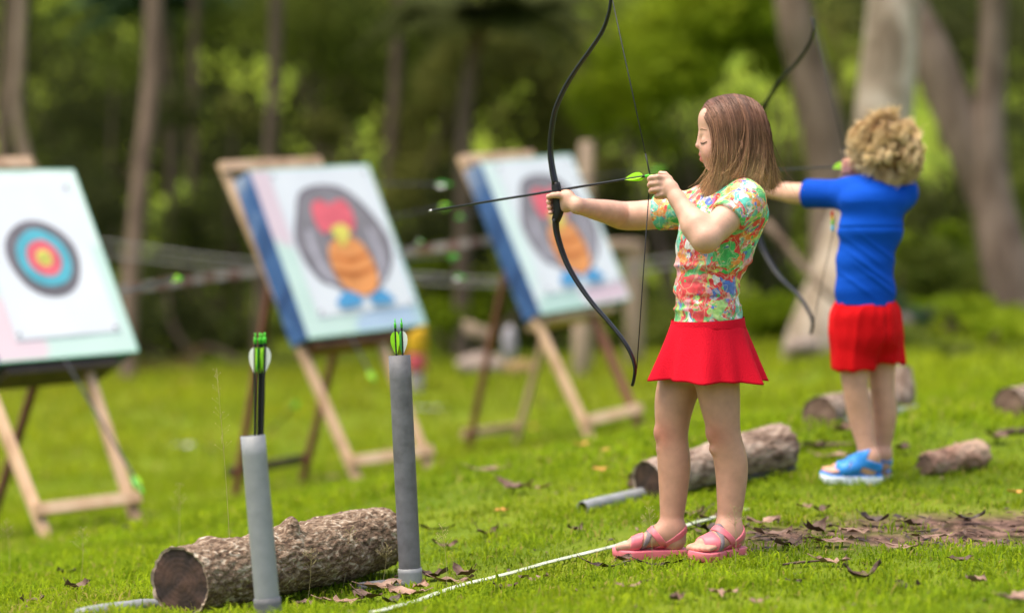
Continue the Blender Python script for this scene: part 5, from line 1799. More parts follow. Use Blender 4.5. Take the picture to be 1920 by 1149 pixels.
    L.new(n6.outputs['Fac'], r6.inputs[0]); L.new(r6.outputs[0], m5.inputs['Scale'])
    L.new(m5.outputs[0], B.inputs['Base Color'])
    B.inputs['Roughness'].default_value = .65
    return m


def fold(V, Q, amp, zlo, zhi, seed=0, f=(5, 5, 42)):
    """soft tugging folds pushed along the normal"""
    N_ = vnormals(V, Q)
    w = sst(zlo, zlo + .03, V[:, 2]) * (1 - sst(zhi - .04, zhi, V[:, 2]))
    d = fbm(V * np.array(f) + seed, 1, 2)
    d = (1 - np.abs(d) * 2.2)
    return V + N_ * (amp * w * d)[:, None]


def girl_shirt(F):
    girl_torso(F, 0)
    u = unit(gEl_f - gSh_f)
    F.cap(gSh_f - u * .02, gEl_f + u * .05, .046, .047, k=.025, clip=(gSh_f + u * .112, u))
    u = unit(gEl_n - gSh_n)
    F.cap(gSh_n - u * .01, gEl_n + u * .05, .0465, .0475, k=.025, clip=(gSh_n + u * .062 + [0, 0, 0], unit(u + np.array([.0, 0, -.1]))))


F = Field([G(1205, 0)[0], 6.10 - .28, G(0, 630)[2]], [G(1455, 0)[0], 6.10 + .3, G(0, 300)[2]], .003)
girl_shirt(F)
F.cap(G(1384, 350), G(1366, 285), .043, .046, k=.004, op='sub')
F.cut(G(1328, 609), unit([.08, 0, -1]))
V, Q = F.mesh(2)
zl = G(0, 608)[2]
V = fold(V, Q, .0058, zl - .02, zl + .19, 3, (4, 4, 38))
V = fold(V, Q, .0030, zl + .12, zl + .42, 9, (9, 9, 12))
sh = link_mesh('shirt', V, Q, shirt_mat('flower_print_cloth'), girl)
# sleeve hems: thin stitched bands
HEM = noise_mat('hem_stitching', [(.55, .62, .40), (.75, .72, .62)], scale=60, rough=.7)
for c0, c1, rr in ((gSh_f, gEl_f, .0475), (gSh_n, gEl_n, .0560)):
    pass

# skirt
RED = noise_mat('red_skirt_cloth', [(.50, .003, .014), (.60, .006, .022)], scale=4, rough=.85, bump=.35, bscale=320, spec=.1)


def skirt(c0, c1, rx0, rx1, ry0, ry1, R, amp, npl, seed, curve=.8, n=160, k=26):
    th = np.linspace(0, 2 * math.pi, n, endpoint=False)
    V = []
    for i in range(k):
        t = i / (k - 1)
        c = c0 + (c1 - c0) * t
        rx = rx0 + (rx1 - rx0) * t ** curve; ry = ry0 + (ry1 - ry0) * t ** curve
        wv = np.cos(npl * th + seed + .8 * np.sin(2 * th + seed)); wv = np.sign(wv) * abs(wv) ** .8 * .62 + .38 * np.cos((npl * 2 - 1) * th + 2 * seed)
        f = 1 + amp * t ** 1.1 * (wv - .15)
        p = c + (np.cos(th) * rx * f)[:, None] * R[0] + (np.sin(th) * ry * f)[:, None] * R[1]
        p[:, 2] += -.003 * t * wv + .003 * t * np.sin(2 * th)
        V.append(p)
    V = np.concatenate(V)
    I = (np.arange(k - 1)[:, None] * n + np.arange(n)[None]).ravel(); J = (np.arange(k - 1)[:, None] * n + (np.arange(n)[None] + 1) % n).ravel()
    Q = np.stack([J, I, I + n, J + n], 1)
    c = np.repeat(np.array([c0 + (c1 - c0) * i / (k - 1) for i in range(k)]), n, 0)
    W = c + (V - c) * .985
    W[-n:, 2] += .0
    m = len(V)
    A = np.arange((k - 1) * n, k * n); Bq = (k - 1) * n + (np.arange(n) + 1) % n
    rim = np.stack([Bq, A, A + m, Bq + m], 1)
    return np.vstack([V, W]), np.vstack([Q, Q[:, ::-1] + m, rim])


V, Q = skirt(G(1327, 602), G(1327, 709), .087, .137, .098, .155, np.array(RG), .15, 6, 1.9, curve=.95)
link_mesh('skirt', V, Q, RED, girl)
V, Q = skirt(G(1327, 597), G(1327, 616), .0885, .0925, .0995, .103, np.array(RG), .0, 7, 1.2, k=6)
V[:, 2] += (V[:, 0] - G(1327, 600)[0]) * .06
link_mesh('waistband', V, Q, RED, girl)

# sandals
PINKS = noise_mat('pink_rubber', [(.62, .13, .16), (.72, .18, .21)], scale=20, rough=.45, spec=.4)
GREYS = noise_mat('grey_strap', [(.16, .12, .13), (.25, .20, .21)], scale=50, rough=.6)
BLUES = noise_mat('blue_rubber', [(.015, .17, .55), (.03, .25, .66)], scale=20, rough=.45, spec=.4)
WSOLE = noise_mat('white_sole', [(.62, .68, .74), (.75, .79, .83)], scale=20, rough=.5)


def sole(H_, T_, side, z0, z1, mat, parent, sc=1.0, ex=.008, name='sole'):
    d = unit((T_ - H_) * [1, 1, 0]); L_ = np.linalg.norm((T_ - H_)[:2])
    prof = [(-.03, .0), (-.02, .014), (.06, .025), (.25, .026), (.45, .025), (.62, .031), (.78, .034), (.92, .029), (1.00, .015), (1.03, .0)]
    pts = [(t, w + ex * .3) for t, w in prof] + [(t, -(w + ex * .3)) for t, w in prof[-2:0:-1]]
    P2 = smooth_poly([(t * L_, w * sc) for t, w in pts], 4)
    base = np.array([*H_[:2], 0])
    k = len(P2)
    rows = []
    for z, f in ((z0, .97), (z0 + .003, 1.0), (z1 - .003, 1.0), (z1, .975)):
        c = np.array([L_ * .5, 0])
        q = c + (P2 - c) * f
        rows.append(base + q[:, :1] * d + q[:, 1:] * side + np.array([0, 0, 1]) * (z + 0.006 * np.clip((q[:, :1] / L_ - .8) / .2, 0, 1.3) ** 2))
    V = np.concatenate(rows)
    F_ = [[r * k + i, r * k + (i + 1) % k, (r + 1) * k + (i + 1) % k, (r + 1) * k + i] for r in range(3) for i in range(k)]
    F_ += [list(range(k))[::-1], list(range(3 * k, 4 * k))]
    A = V[1] - V[0]
    return link_mesh(name, V, F_, mat, parent)


def sandal(person, A_, l3, H_, T_, side, mats, gzv, sc=1.0, style='girl'):
    d = unit((T_ - H_) * [1, 1, 0]); L_ = np.linalg.norm((T_ - H_)[:2]); up = np.array([0, 0, 1.0])
    s = sole(H_, T_, side, gzv - .002, gzv + (.0215 if style == 'girl' else .022) * sc, mats[1], person, sc, name='sandal')
    if style == 'boy':
        o = sole(H_, T_, side, gzv + .018 * sc, gzv + .0275 * sc, mats[0], s, sc, ex=-.002, name='footbed')
    lo = np.minimum(H_, T_) - .06; hi = np.maximum(H_, T_) + .06; hi[2] += .09; lo[2] = gzv + .005

    def fill(F):
        foot_fill(F, A_, H_, T_, side, toes=False, sc=sc)
        F.cap(l3, A_, .0265 * sc, .028 * sc, k=.012)
    h0 = np.array([*H_[:2], gzv])
    at = lambda t, z: h0 + d * L_ * t + up * z * sc

    def strap(name, p, nrm, width, mat, infl=.0035, floor=.012, ceil=None):
        nrm = unit(nrm)
        V, Q = shell(lo, hi, .002, fill, infl, [(p + nrm * width / 2, nrm), (p - nrm * width / 2, -nrm), (at(0, floor), -up)] + ([(at(0, ceil), up)] if ceil else []), 2)
        if len(V): link_mesh(name, V, Q, mat, s)
    if style == 'girl':
        strap('toe_strap', at(.74, .02), d * 1 + up * .25, .028, mats[0], .0028)
        strap('grey_strap', at(.60, .03), d * 1 + up * .4, .012, mats[2], .0026)
        strap('ankle_strap', at(.40, .052), d * .75 - up * .62, .017, mats[0], .0032, .02)
        strap('heel_strap', at(.14, .054), d * .55 + up * .80, .016, mats[0], .0032, .02)
        strap('side_strap', at(.27, .03), d, .038, mats[0], .003, .012, .034)
        c = at(.72, .036) + side * .004
        if mats[3]:
            m = MB()
            for q in range(5):
                a = q * 2 * math.pi / 5
                e = c + d * math.cos(a) * .007 + side * math.sin(a) * .007 + up * .006
                a2 = np.linspace(0, 2 * math.pi, 8, endpoint=False)
                ring = e + np.cos(a2)[:, None] * d * .005 + np.sin(a2)[:, None] * side * .005
                m.add(np.vstack([ring, ring + up * .003, [e + up * .005]]), [[i, (i + 1) % 8, 8 + (i + 1) % 8, 8 + i] for i in range(8)] + [[8 + i, 8 + (i + 1) % 8, 16] for i in range(8)])
            V, F_, _ = m.get()
            link_mesh('flower', V, F_, mats[3], s)
    else:
        strap('toe_strap', at(.70, .02), d * 1 + up * .3, .040 * sc, mats[0], .0045)
        strap('instep_strap', at(.42, .05), d * 1 + up * .45, .034 * sc, mats[0], .0050)
        strap('heel_strap', at(.10, .055), d * -.35 + up * 1, .026 * sc, mats[0], .0048, .03)
        strap('side_band', at(.24, .02), up * 1 + d * .05, .028 * sc, mats[0], .0048, .012)
    return s


DPINK = noise_mat('dark_pink_flower', [(.55, .04, .08), (.62, .06, .10)], rough=.5)
sandal(girl, fA, FL[5], fH, fT, fside, (PINKS, PINKS, GREYS, None), gz_f)
sandal(girl, nA, NL[5], nH, nT, nside, (PINKS, PINKS, GREYS, DPINK), gz_n)


# hair: cap plus single strands
def ribbons(paths, rad, cols, sides=3):
    """paths: n x k x 3; triangular tubes, vectorised"""
    n, k, _ = paths.shape
    T = np.gradient(paths, axis=1); T /= np.linalg.norm(T, axis=2)[..., None] + 1e-9
    r0 = np.array([.3, .9, .2]); A = r0 - (T @ r0)[..., None] * T; A /= np.linalg.norm(A, axis=2)[..., None] + 1e-9
    Bn = np.cross(T, A)
    rr = rad * (1 - .75 * np.linspace(0, 1, k) ** 3)[None, :, None]
    V = np.stack([paths + rr * (math.cos(a) * A + math.sin(a) * Bn) for a in np.linspace(0, 2 * math.pi, sides, endpoint=False)], 2)
    i = (np.arange(n)[:, None, None] * k + np.arange(k - 1)[None, :, None]) * sides
    j = np.arange(sides)[None, None]; j2 = (j + 1) % sides
    Q = np.stack([i + j, i + j2, i + sides + j2, i + sides + j], -1).reshape(-1, 4)
    C = np.repeat(cols.reshape(n * k, 3), sides, 0)
    return V.reshape(-1, 3), Q, C


def pxlat(px, py, o): return np.stack([P_vec(px, py, o)], 0)[0]


def GV(px, py, o):
    d = 6.10 + o
    return CAM + d[..., None] * (FWD + ((px - 960) / FPX)[..., None] * RGT + ((574.5 - py) / FPX)[..., None] * UPV)


r = np.random.default_rng(31)
HB = [(1316, 204, 0), (1326, 222, 0), (1336, 250, 0), (1341, 285, 0), (1340, 318, 0), (1322, 357, 0)]
cap = Field([G(1300, 0)[0], 5.98, G(0, 360)[2]], [G(1470, 0)[0], 6.23, G(0, 165)[2]], .003)
cap.ell(G(1376, 242), [.0875, .0735, .0850], k=.01)
cap.ell(G(1408, 285), [.045, .062, .085], k=.02)
cap.ell(G(1412, 325), [.040, .058, .045], k=.02)
cap.ell(G(1376, 275), [.052, .0700, .080], k=.02)
cap.cut(G(1338, 240), unit([-.80, 0, -.30]))
cap.cap(G(1384, 276, -.085), G(1384, 276, -.055), .014, k=.003, op='sub')
Vc, Qc = cap.mesh(2)
capm = noise_mat('hair_base', [(.055, .025, .015), (.10, .05, .032)], scale=30, rough=.6, stretch=(1, 1, .15))
hair = link_mesh('hair', Vc, Qc, capm, girl)
n, k = 9000, 18
s_ = np.where(r.random(n) < .2, r.random(n) ** 2 * .35, r.random(n) ** .9)
side = np.where(r.random(n) < .82, -1, 1)
t = np.linspace(0, 1, k)[None]
part = catmull([(1315, 207, 0), (1326, 190, 0), (1350, 180, 0), (1378, 176.5, 0), (1408, 184, 0), (1430, 203, 0), (1441, 235, 0)], 60)
midp = catmull([(1333, 245, 0), (1352, 240, 0), (1375, 245, 0), (1405, 250, 0), (1430, 258, 0), (1440, 262, 0), (1446, 270, 0)], 60)
lowp = catmull([(1341, 300, 0), (1352, 302, 0), (1372, 305, 0), (1395, 305, 0), (1425, 305, 0), (1440, 305, 0), (1449, 305, 0)], 60)
endp = catmull([(1322, 356, 0), (1338, 352, 0), (1356, 340, 0), (1384, 332, 0), (1415, 336, 0), (1440, 350, 0), (1459, 342, 0)], 60)
ii = np.clip((s_ * 59), 0, 58.99); i0 = ii.astype(int); fr = (ii - i0)[:, None]
pick = lambda C: C[i0] * (1 - fr) + C[i0 + 1] * fr
A0, A1, A2, A3 = pick(part), pick(midp), pick(lowp), pick(endp)
A3 = A3 + r.normal(size=A3.shape) * [6.5, 7, 0] * np.array([1, 1, 0])
A2 = A2 + r.normal(size=A3.shape) * [2.0, 3, 0]
cl = vnoise(np.stack([s_ * 26, side * 3.0, 0 * s_], 1), 1)       # locks
cl2 = vnoise(np.stack([s_ * 70, side * 7.0, 0 * s_ + 3], 1), 1)
A3[:, 0] += 7 * cl + 4 * cl2; A2[:, 0] += 3 * cl + 1.5 * cl2; A3[:, 1] += 7 * cl2
A1[:, 0] += 1.5 * cl2


def bez(t_):
    w0, w1, w2, w3 = (1 - t_) ** 3, 3 * t_ * (1 - t_) ** 2, 3 * t_ ** 2 * (1 - t_), t_ ** 3
    # interpolating cubic through the four rows at t = 0, .36, .68, 1
    L0 = (t_ - .36) * (t_ - .68) * (t_ - 1) / (-.36 * -.68 * -1); L1 = t_ * (t_ - .68) * (t_ - 1) / (.36 * -.32 * -.64)
    L2 = t_ * (t_ - .36) * (t_ - 1) / (.68 * .32 * -.32); L3 = t_ * (t_ - .36) * (t_ - .68) / (1 * .64 * .32)
    return [A0[:, j][:, None] * L0 + A1[:, j][:, None] * L1 + A2[:, j][:, None] * L2 + A3[:, j][:, None] * L3 for j in (0, 1)]


px, py = bez(t)
hx, hy = (px - 1376) / 66, (py - 244) / 68
lat = .0755 * np.sqrt(np.clip(1 - hx ** 2 * .92 - np.minimum(hy, 0) ** 2, 0.0, 1))
lat = np.where(py > 244, .0755 * np.sqrt(np.clip(1 - hx ** 2 * .85, .02, 1)), lat)
q_ = r.random(n)[:, None]
low = np.clip((py - 290) / 60, 0, 1)
lat = lat * (1 - .14 * low) + (.008 * cl[:, None] + .005 * cl2[:, None]) * t ** .7 + r.random(n)[:, None] * .004
near_ear = np.exp(-((px - 1384) / 8.5) ** 4 - ((py - 274) / 17) ** 4)
lat = lat - .013 * near_ear * (r.random(n)[:, None] < .72)
back = np.clip((s_ - .8) / .2, 0, 1)[:, None]
lat = lat * (1 - back * (1 - r.random(n)[:, None]))
path = GV(px, py, side[:, None] * lat)
path += (vnoise(path.reshape(-1, 3), 30).reshape(n, k) * .0014 + vnoise(path.reshape(-1, 3) * [1, 1, .5] + 9, 14).reshape(n, k) * .0045 * t)[..., None] * np.array([1, .7, .1])
c0, c1, c2 = np.array([.140, .066, .044]), np.array([.25, .130, .070]), np.array([.58, .36, .18])
tt = np.clip(t * 1.0 + .10 * r.normal(size=(n, 1)), 0, 1)[..., None]
col = np.where(tt < .55, c0 + (c1 - c0) * (tt / .55), c1 + (c2 - c1) * ((tt - .55) / .45))
col = col * (1 + .22 * r.normal(size=(n, 1, 1))).clip(.5, 1.6) * (1 + .42 * cl[:, None, None] + .30 * cl2[:, None, None])
fly = r.random(n) < .035
path[fly] += (np.cumsum(r.normal(size=(int(fly.sum()), k, 3)), 1) * .0011 + (t[0] ** 2)[None, :, None] * r.normal(size=(int(fly.sum()), 1, 3)) * np.array([.022, .008, .010]))
V, Q, C = ribbons(path, .00070, col)
link_mesh('strands', V, Q, HAIR, hair, attr={'col': C})

# ============ the boy
def Bp(px, py, o=0.0): return P(px, py, 7.42 + o)


bR = unit([.80, -.10, 0]); bFv = unit([-.62, .78, 0])     # he looks away to the left
bF2 = unit([-.42, .90, 0]); bLat = np.array([-bF2[1], bF2[0], 0])
RB = [bF2, bLat, [0, 0, 1]]


def boy_torso(F, e=0.0, k=.03):
    F.ell(Bp(1622, 600), [.080 + e, .098 + e, .085], RB, k)
    F.ell(Bp(1622, 545), [.076 + e, .096 + e, .085], RB, k)
    F.ell(Bp(1622, 490), [.076 + e, .094 + e, .085], RB, k)
    F.ell(Bp(1632, 430), [.080 + e, .106 + e, .085], RB, k)
    F.ell(Bp(1640, 378), [.076 + e, .118 + e, .065], RB, k)
    F.cap(Bp(1590, 362, .02), Bp(1686, 362, .06), .038 + e, .038 + e, k=k)
    F.cap(Bp(1646, 335, .02), Bp(1600, 358, .02), .028 + e, .032 + e, k=k)
    F.cap(Bp(1650, 333, .02), Bp(1692, 352, .05), .028 + e, .034 + e, k=k)


bSl, bEl, bWl = Bp(1592, 366, .02), Bp(1497, 363, .13), BPLB((1432, 356))
bSr, bEr, bWr = Bp(1688, 364, .06), Bp(1660, 372, .25), P(1612, 322, 7.42 + .16)
lo = np.array([Bp(1400, 0, .4)[0], 7.42 - .18, -.05]); hi = np.array([Bp(1740, 0, 0)[0], 7.42 + .55, Bp(0, 195, 0)[2]])
Fb = Field(lo, hi, .0034)
LL = [Bp(1600, 672, .0), Bp(1605, 735, .0), Bp(1614, 785, .01), Bp(1628, 855, .0), Bp(1630, 880, 0)]
RL = [Bp(1652, 668, .07), Bp(1654, 725, .07), Bp(1659, 778, .08), Bp(1653, 845, .10), Bp(1652, 870, .10)]
for q in (LL, RL):
    Fb.chain([q[0] + [0, 0, .08]] + q, [.056, .046, .0375, .0365, .0255, .0265], k=.02)
blz, brz = gz(*Bp(1600, 905)[:2]), gz(*Bp(1660, 890, .12)[:2])
bfz = .025
lH, lT = Bp(1652, 900, .0), Bp(1540, 900, .03); lH[2] = lT[2] = blz + bfz
rH, rT = Bp(1668, 890, .10), Bp(1570, 890, .22); rH[2] = rT[2] = brz + bfz
lS = unit(np.cross((lT - lH) * [1, 1, 0], [0, 0, 1.0]))
if lS[1] < 0: lS = -lS
rS = -lS
lA = np.array([*Bp(1631, 870, .0)[:2], blz + .080]); rA = np.array([*Bp(1653, 870, .10)[:2], brz + .080])
for A_, l3, H_, T_, sd_ in ((lA, LL[3], lH, lT, lS), (rA, RL[3], rH, rT, rS)):
    Fb.cap(l3, A_, .0245, .027, k=.012)
    foot_fill(Fb, A_, H_, T_, sd_)
boy_torso(Fb, -.006)
hc = Bp(1656, 275, .03)
hF = unit([-.66, .75, -.06]); hLt = unit(np.cross([0, 0, 1], hF)); hU = np.cross(hF, hLt)
RH = [hF, hLt, hU]
hp = lambda f, l, u: hc + hF * f + hLt * l + hU * u
Fb.cap(Bp(1650, 345, .02), Bp(1648, 300, .03), .034, .034, k=.02)
Fb.ell(hc, [.077, .063, .072], RH, k=.01)
Fb.ell(hp(.030, 0, -.036), [.055, .052, .062], RH, k=.02)
Fb.ell(hp(.062, 0, -.082), [.016, .018, .015], k=.018)
Fb.cap(hp(.083, 0, -.014), hp(.096, 0, -.036), .006, .008, k=.008)
for s2 in (-1, 1):
    Fb.ell(hp(.050, s2 * .030, -.045), [.022, .019, .024], k=.015)
    Fb.ell(hp(.090, s2 * .024, -.022), [.012, .013, .010], k=.012, op='sub')
    Fb.ell(hp(.075, s2 * .026, -.022), [.011, .013, .010], RH, k=.003)
    Fb.ell(hp(-.006, s2 * .069, -.025), [.016, .0065, .024], RH, k=.004)
Fb.cap(hp(.086, -.012, -.056), hp(.086, .012, -.056), .0055, k=.004)
Fb.cap(hp(.082, -.010, -.066), hp(.082, .010, -.066), .0055, k=.004)
# arms
Fb.chain([bSl, bEl, bEl * .6 + bWl * .4, bWl], [.036, .0315, .0285, .0185], k=.02)
Fb.cap(bSr, bEr, .040, .034, k=.02); Fb.cap(bEr, bWr, .034, .0195, k=.02)
bgc = BPLB((1422, 350)); bgu = unit(BPLB((1421, 330)) - BPLB((1423, 368)))
bga = unit(ADB - (ADB @ bgu) * bgu); bgn = BPNB
Hb = lambda a, u, c: bgc + bga * a + bgu * u + bgn * c
Fb.cap(bWl, Hb(-.040, 0, .002), .018, .018, k=.012)
Fb.ell(Hb(-.026, -.001, -.004), [.021, .028, .016], [bga, bgu, bgn], k=.01)
for i in range(4):
    u = .018 - .014 * i
    finger(Fb, [Hb(-.014, u, -.014), Hb(.004, u, -.026), Hb(.026, u - .002, -.013), Hb(.027, u - .003, .004), Hb(.016, u - .004, .016)], .0082, .0066)
finger(Fb, [Hb(-.030, .010, .008), Hb(-.018, .015, .020), Hb(-.002, .015, .024), Hb(.013, .012, .021)], .0095, .007)
# draw hand by the chin, knuckles to the camera
D0 = NOCKB
hd = unit(bWr - D0); hz = np.array([0, 0, 1.0]); hq = unit(np.cross(hz, hd))
if hq[1] > 0: hq = -hq
Hd = lambda a, u, c: D0 + hd * a + hz * u + hq * c
Fb.cap(bWr, Hd(.050, 0, 0), .019, .019, k=.012)
Fb.cap(Hd(.050, .008, .004), Hd(.034, .010, .006), .016, .0135, k=.01)
Fb.cap(Hd(.050, -.010, .004), Hd(.034, -.012, .006), .016, .0135, k=.01)
for i, u in enumerate((.014, .0, -.014, -.027)):
    l = (1, 1, .95, .7)[i]
    finger(Fb, [Hd(.036, u, .008), Hd(.016, u + .001, .016), Hd(.038 - .042 * l, u, .010), Hd(.034 - .042 * l, u - .002, -.008), Hd(.040 - .036 * l, u - .003, -.018)], .0082, .0066)
finger(Fb, [Hd(.046, .010, -.012), Hd(.034, .022, -.014), Hd(.020, .026, -.012)], .0098, .007)
V, Q = Fb.mesh(2)
del Fb
bb = np.array([Bp(1620, 900)[0], 7.42, gz(Bp(1620, 900)[0], 7.42)])
boy = thing('person', 'curly blond boy seen from behind in a blue shirt and red shorts drawing a bow', 'person', bb)
bs = (.56, .31, .215)
spots = [(Hd(.0, 0, .01), .03, (.70, .30, .24)), (lT, .04, (.62, .30, .22)), (bEl, .05, (.60, .36, .24)), (LL[1], .04, (.55, .30, .20)), (hp(.05, .04, -.045), .03, (.66, .32, .24))]
link_mesh('body', V, Q, SKIN, boy, attr={'tint': tints(V, bs, spots)})

BLUE = noise_mat('blue_shirt_cloth', [(.002, .050, .36), (.003, .075, .47)], scale=3, rough=.85, bump=.25, bscale=240, spec=.1)
F = Field([Bp(1495, 0)[0], 7.42 - .2, Bp(0, 590)[2]], [Bp(1735, 0)[0], 7.42 + .42, Bp(0, 300)[2]], .0035)
boy_torso(F, .001)
u = unit(bEl - bSl)
F.cap(bSl - u * .02, bEl + u * .05, .043, .046, k=.03, clip=(bSl + u * .150, u))
u = unit(bEr - bSr)
F.cap(bSr - u * .02, bEr + u * .05, .045, .048, k=.03, clip=(bSr + u * .155, u))
F.cap(Bp(1650, 350, .02), Bp(1646, 300, .03), .041, .044, k=.004, op='sub')
F.cut(Bp(1622, 571), unit([-.02, 0, -1]))
V, Q = F.mesh(2)
zl = Bp(0, 571)[2]
# diagonal folds across the back
N_ = vnormals(V, Q)
a_ = V[:, 0] * .75 + V[:, 2] * 1.0
d_ = np.zeros(len(V))
for c_, w_, am in ((Bp(1625, 500), .009, .005), (Bp(1640, 525), .008, .005), (Bp(1612, 468), .008, .003), (Bp(1650, 470), .007, .0035), (Bp(1600, 530), .008, .003)):
    av = c_[0] * .75 + c_[2]
    d_ += am * np.exp(-((a_ - av) / w_) ** 2) * np.exp(-((V[:, 0] - c_[0]) / .06) ** 2)
d_ += .0022 * (1 - 2.2 * abs(fbm(V * [7, 7, 16] + 5, 1, 2)))
zy = Bp(0, 424)[2] - .10 * (V[:, 0] - Bp(1630, 0)[0]) ** 2 * 4
d_ += -.003 * np.exp(-((V[:, 2] - zy) / .004) ** 2) * (V[:, 1] < 7.47)
w_ = sst(zl, zl + .03, V[:, 2])
V = V + N_ * (d_ * w_)[:, None]
bsh = link_mesh('shirt', V, Q, BLUE, boy)
F = Field([Bp(1600, 0)[0], 7.42 - .1, Bp(0, 352)[2]], [Bp(1700, 0)[0], 7.42 + .15, Bp(0, 300)[2]], .003)
F.cap(Bp(1650, 352, .02), Bp(1647, 322, .025), .049, .045, k=0)
F.cap(Bp(1650, 360, .02), Bp(1646, 300, .03), .040, .042, k=.002, op='sub')
F.cut(Bp(1648, 322, .02), unit([.0, 0, 1]))
V, Q = F.mesh(2)
link_mesh('collar', V, Q, BLUE, bsh)
cm = MB()
for i, (c, y0) in enumerate((((.62, .06, .03), 397), ((.75, .45, .02), 404), ((.16, .55, .05), 413), ((.06, .42, .60), 424))):
    e0 = Bp(1567, y0, .0); e1 = Bp(1567, y0 + 9, .0)
    V_, F_ = tube([e0 + [-.003, .03, 0], e0 + [-.006, .03, -.006], e1 + [-.006, .03, .002], e1 + [-.004, .03, 0]], .005, 8)
    cm.add(V_, F_, i)
V_, F_, MI = cm.get()
link_mesh('chest_print', V_, F_, [noise_mat('print_%s' % nm, [c, tuple(x * 1.1 for x in c)], rough=.6) for nm, c in (('red', (.62, .06, .03)), ('yellow', (.75, .45, .02)), ('green', (.16, .55, .05)), ('blue', (.06, .42, .60)))], bsh, mi=MI)

# shorts: hip block and two wide legs
REDS = noise_mat('red_shorts_cloth', [(.50, .003, .005), (.60, .005, .008)], scale=4, rough=.85, bump=.3, bscale=220, spec=.1)
F = Field([Bp(1545, 0)[0], 7.42 - .16, Bp(0, 705)[2]], [Bp(1715, 0)[0], 7.42 + .26, Bp(0, 560)[2]], .0035)
F.ell(Bp(1622, 590, .01), [.088, .103, .07], RB, .02)
F.ell(Bp(1624, 622, .02), [.093, .104, .075], RB, .02)
F.cap(Bp(1600, 600, .0), Bp(1602, 740, .0), .064, .066, k=.03, clip=(Bp(1601, 691, 0), unit([.03, 0, -1])))
F.cap(Bp(1645, 600, .05), Bp(1660, 725, .07), .064, .070, k=.03, clip=(Bp(1660, 674, .07), unit([-.15, 0, -1])))
F.cap(Bp(1602, 645, 0), Bp(1602, 730, .0), .052, .057, k=.003, op='sub')
F.cap(Bp(1650, 640, .06), Bp(1660, 730, .07), .052, .060, k=.003, op='sub')
F.cut(Bp(1622, 566), [0, 0, 1.0])
V, Q = F.mesh(2)
N_ = vnormals(V, Q)
V = V + N_ * (.0075 * (1 - 2 * abs(fbm(V * [26, 26, 5] + 2, 1, 2))))[:, None]
link_mesh('shorts', V, Q, REDS, boy)
sandal(boy, lA, LL[3], lH, lT, lS, (BLUES, WSOLE, None, None), blz, 1.0, 'boy')
sandal(boy, rA, RL[3], rH, rT, rS, (BLUES, WSOLE, None, None), brz, 1.0, 'boy')

# curly hair
F = Field([Bp(1580, 0)[0], 7.42 - .13, Bp(0, 345)[2]], [Bp(1740, 0)[0], 7.42 + .22, Bp(0, 195)[2]], .0034)
F.ell(hp(-.004, 0, .004), [.080, .068, .076], RH, .01)
F.ell(hp(-.036, 0, -.030), [.052, .068, .055], RH, .02)
F.cut(hp(.052, 0, 0), unit(hF * 1 - hU * .55))
F.cut(hp(0, 0, -.075), unit(-hU + hF * .3))
V, Q = F.mesh(2)
bh = link_mesh('hair', V, Q, noise_mat('blond_hair_base', [(.20, .11, .05), (.34, .21, .11)], scale=60, rough=.6), boy)
N_ = vnormals(V, Q)
r = np.random.default_rng(77)
n, k = 9000, 22
NLK = 250
lroot = r.integers(0, len(V), NLK)
li = r.integers(0, NLK, n)
root, nr_ = V[lroot][li] + .0050 * r.normal(size=(n, 3)), N_[lroot][li]
# neighbouring strands share one curl
ch, ch2, ch3 = r.random(NLK)[li], r.random(NLK)[li], r.random(NLK)[li]
tng = np.stack([ch - .5, ch2 - .5, ch3 - 1.2], 1); tng -= (tng * nr_).sum(1)[:, None] * nr_; tng /= np.linalg.norm(tng, axis=1)[:, None]
bit = np.cross(nr_, tng)
t = np.linspace(0, 1, k)[None]
turns = 1.1 + .8 * ch2[:, None]
R_ = (.0070 + .006 * ch3[:, None]) * (1 + .16 * r.normal(size=(n, 1)))
ph = ch[:, None] * 6.28 + .16 * r.normal(size=(n, 1)) + turns * 2 * math.pi * t
Lc = .034 + .030 * ch[:, None]
path = root[:, None] + tng[:, None] * (Lc * t)[..., None] + nr_[:, None] * (.004 + .010 * t + R_ * (1 - np.cos(ph)) * np.minimum(1, t * 4) * .75)[..., None] + bit[:, None] * (R_ * np.sin(ph) * np.minimum(1, t * 4))[..., None]
c0, c1 = np.array([.44, .25, .095]), np.array([.98, .78, .44])
mixv = np.clip(.10 + .55 * t + .7 * (ch3[:, None] - .4) + .1 * r.normal(size=(n, 1)), 0, 1)[..., None]
col = c0 + (c1 - c0) * mixv
fly = r.random(n) < .06
path[fly] += np.cumsum(r.normal(size=(int(fly.sum()), k, 3)), 1) * .0016 + nr_[fly][:, None] * (.012 * t[0])[None, :, None]
Vs, Qs, C = ribbons(path, .0008, col)
link_mesh('curls', Vs, Qs, HAIR, bh, attr={'col': C})

# ------------------------------------------------------------------ fallen leaves, bark bits and stalks: small things last
DL = {
    'brown': noise_mat('dead_leaf_brown', [(.050, .026, .018), (.145, .085, .055)], scale=30, rough=.6, bump=.3, rand=.2),
    'pink': noise_mat('dead_leaf_rosy', [(.15, .085, .055), (.32, .20, .14)], scale=25, rough=.5, bump=.3, rand=.15),
    'dark': noise_mat('dead_leaf_dark', [(.02, .012, .010), (.07, .04, .03)], scale=30, rough=.5, bump=.3, rand=.2),
    'orange': noise_mat('petal_orange', [(.46, .20, .04), (.60, .32, .07)], scale=25, rough=.6, rand=.2),
    'pale': noise_mat('leaf_pale', [(.34, .36, .30), (.5, .5, .44)], scale=25, rough=.6, rand=.1),
}


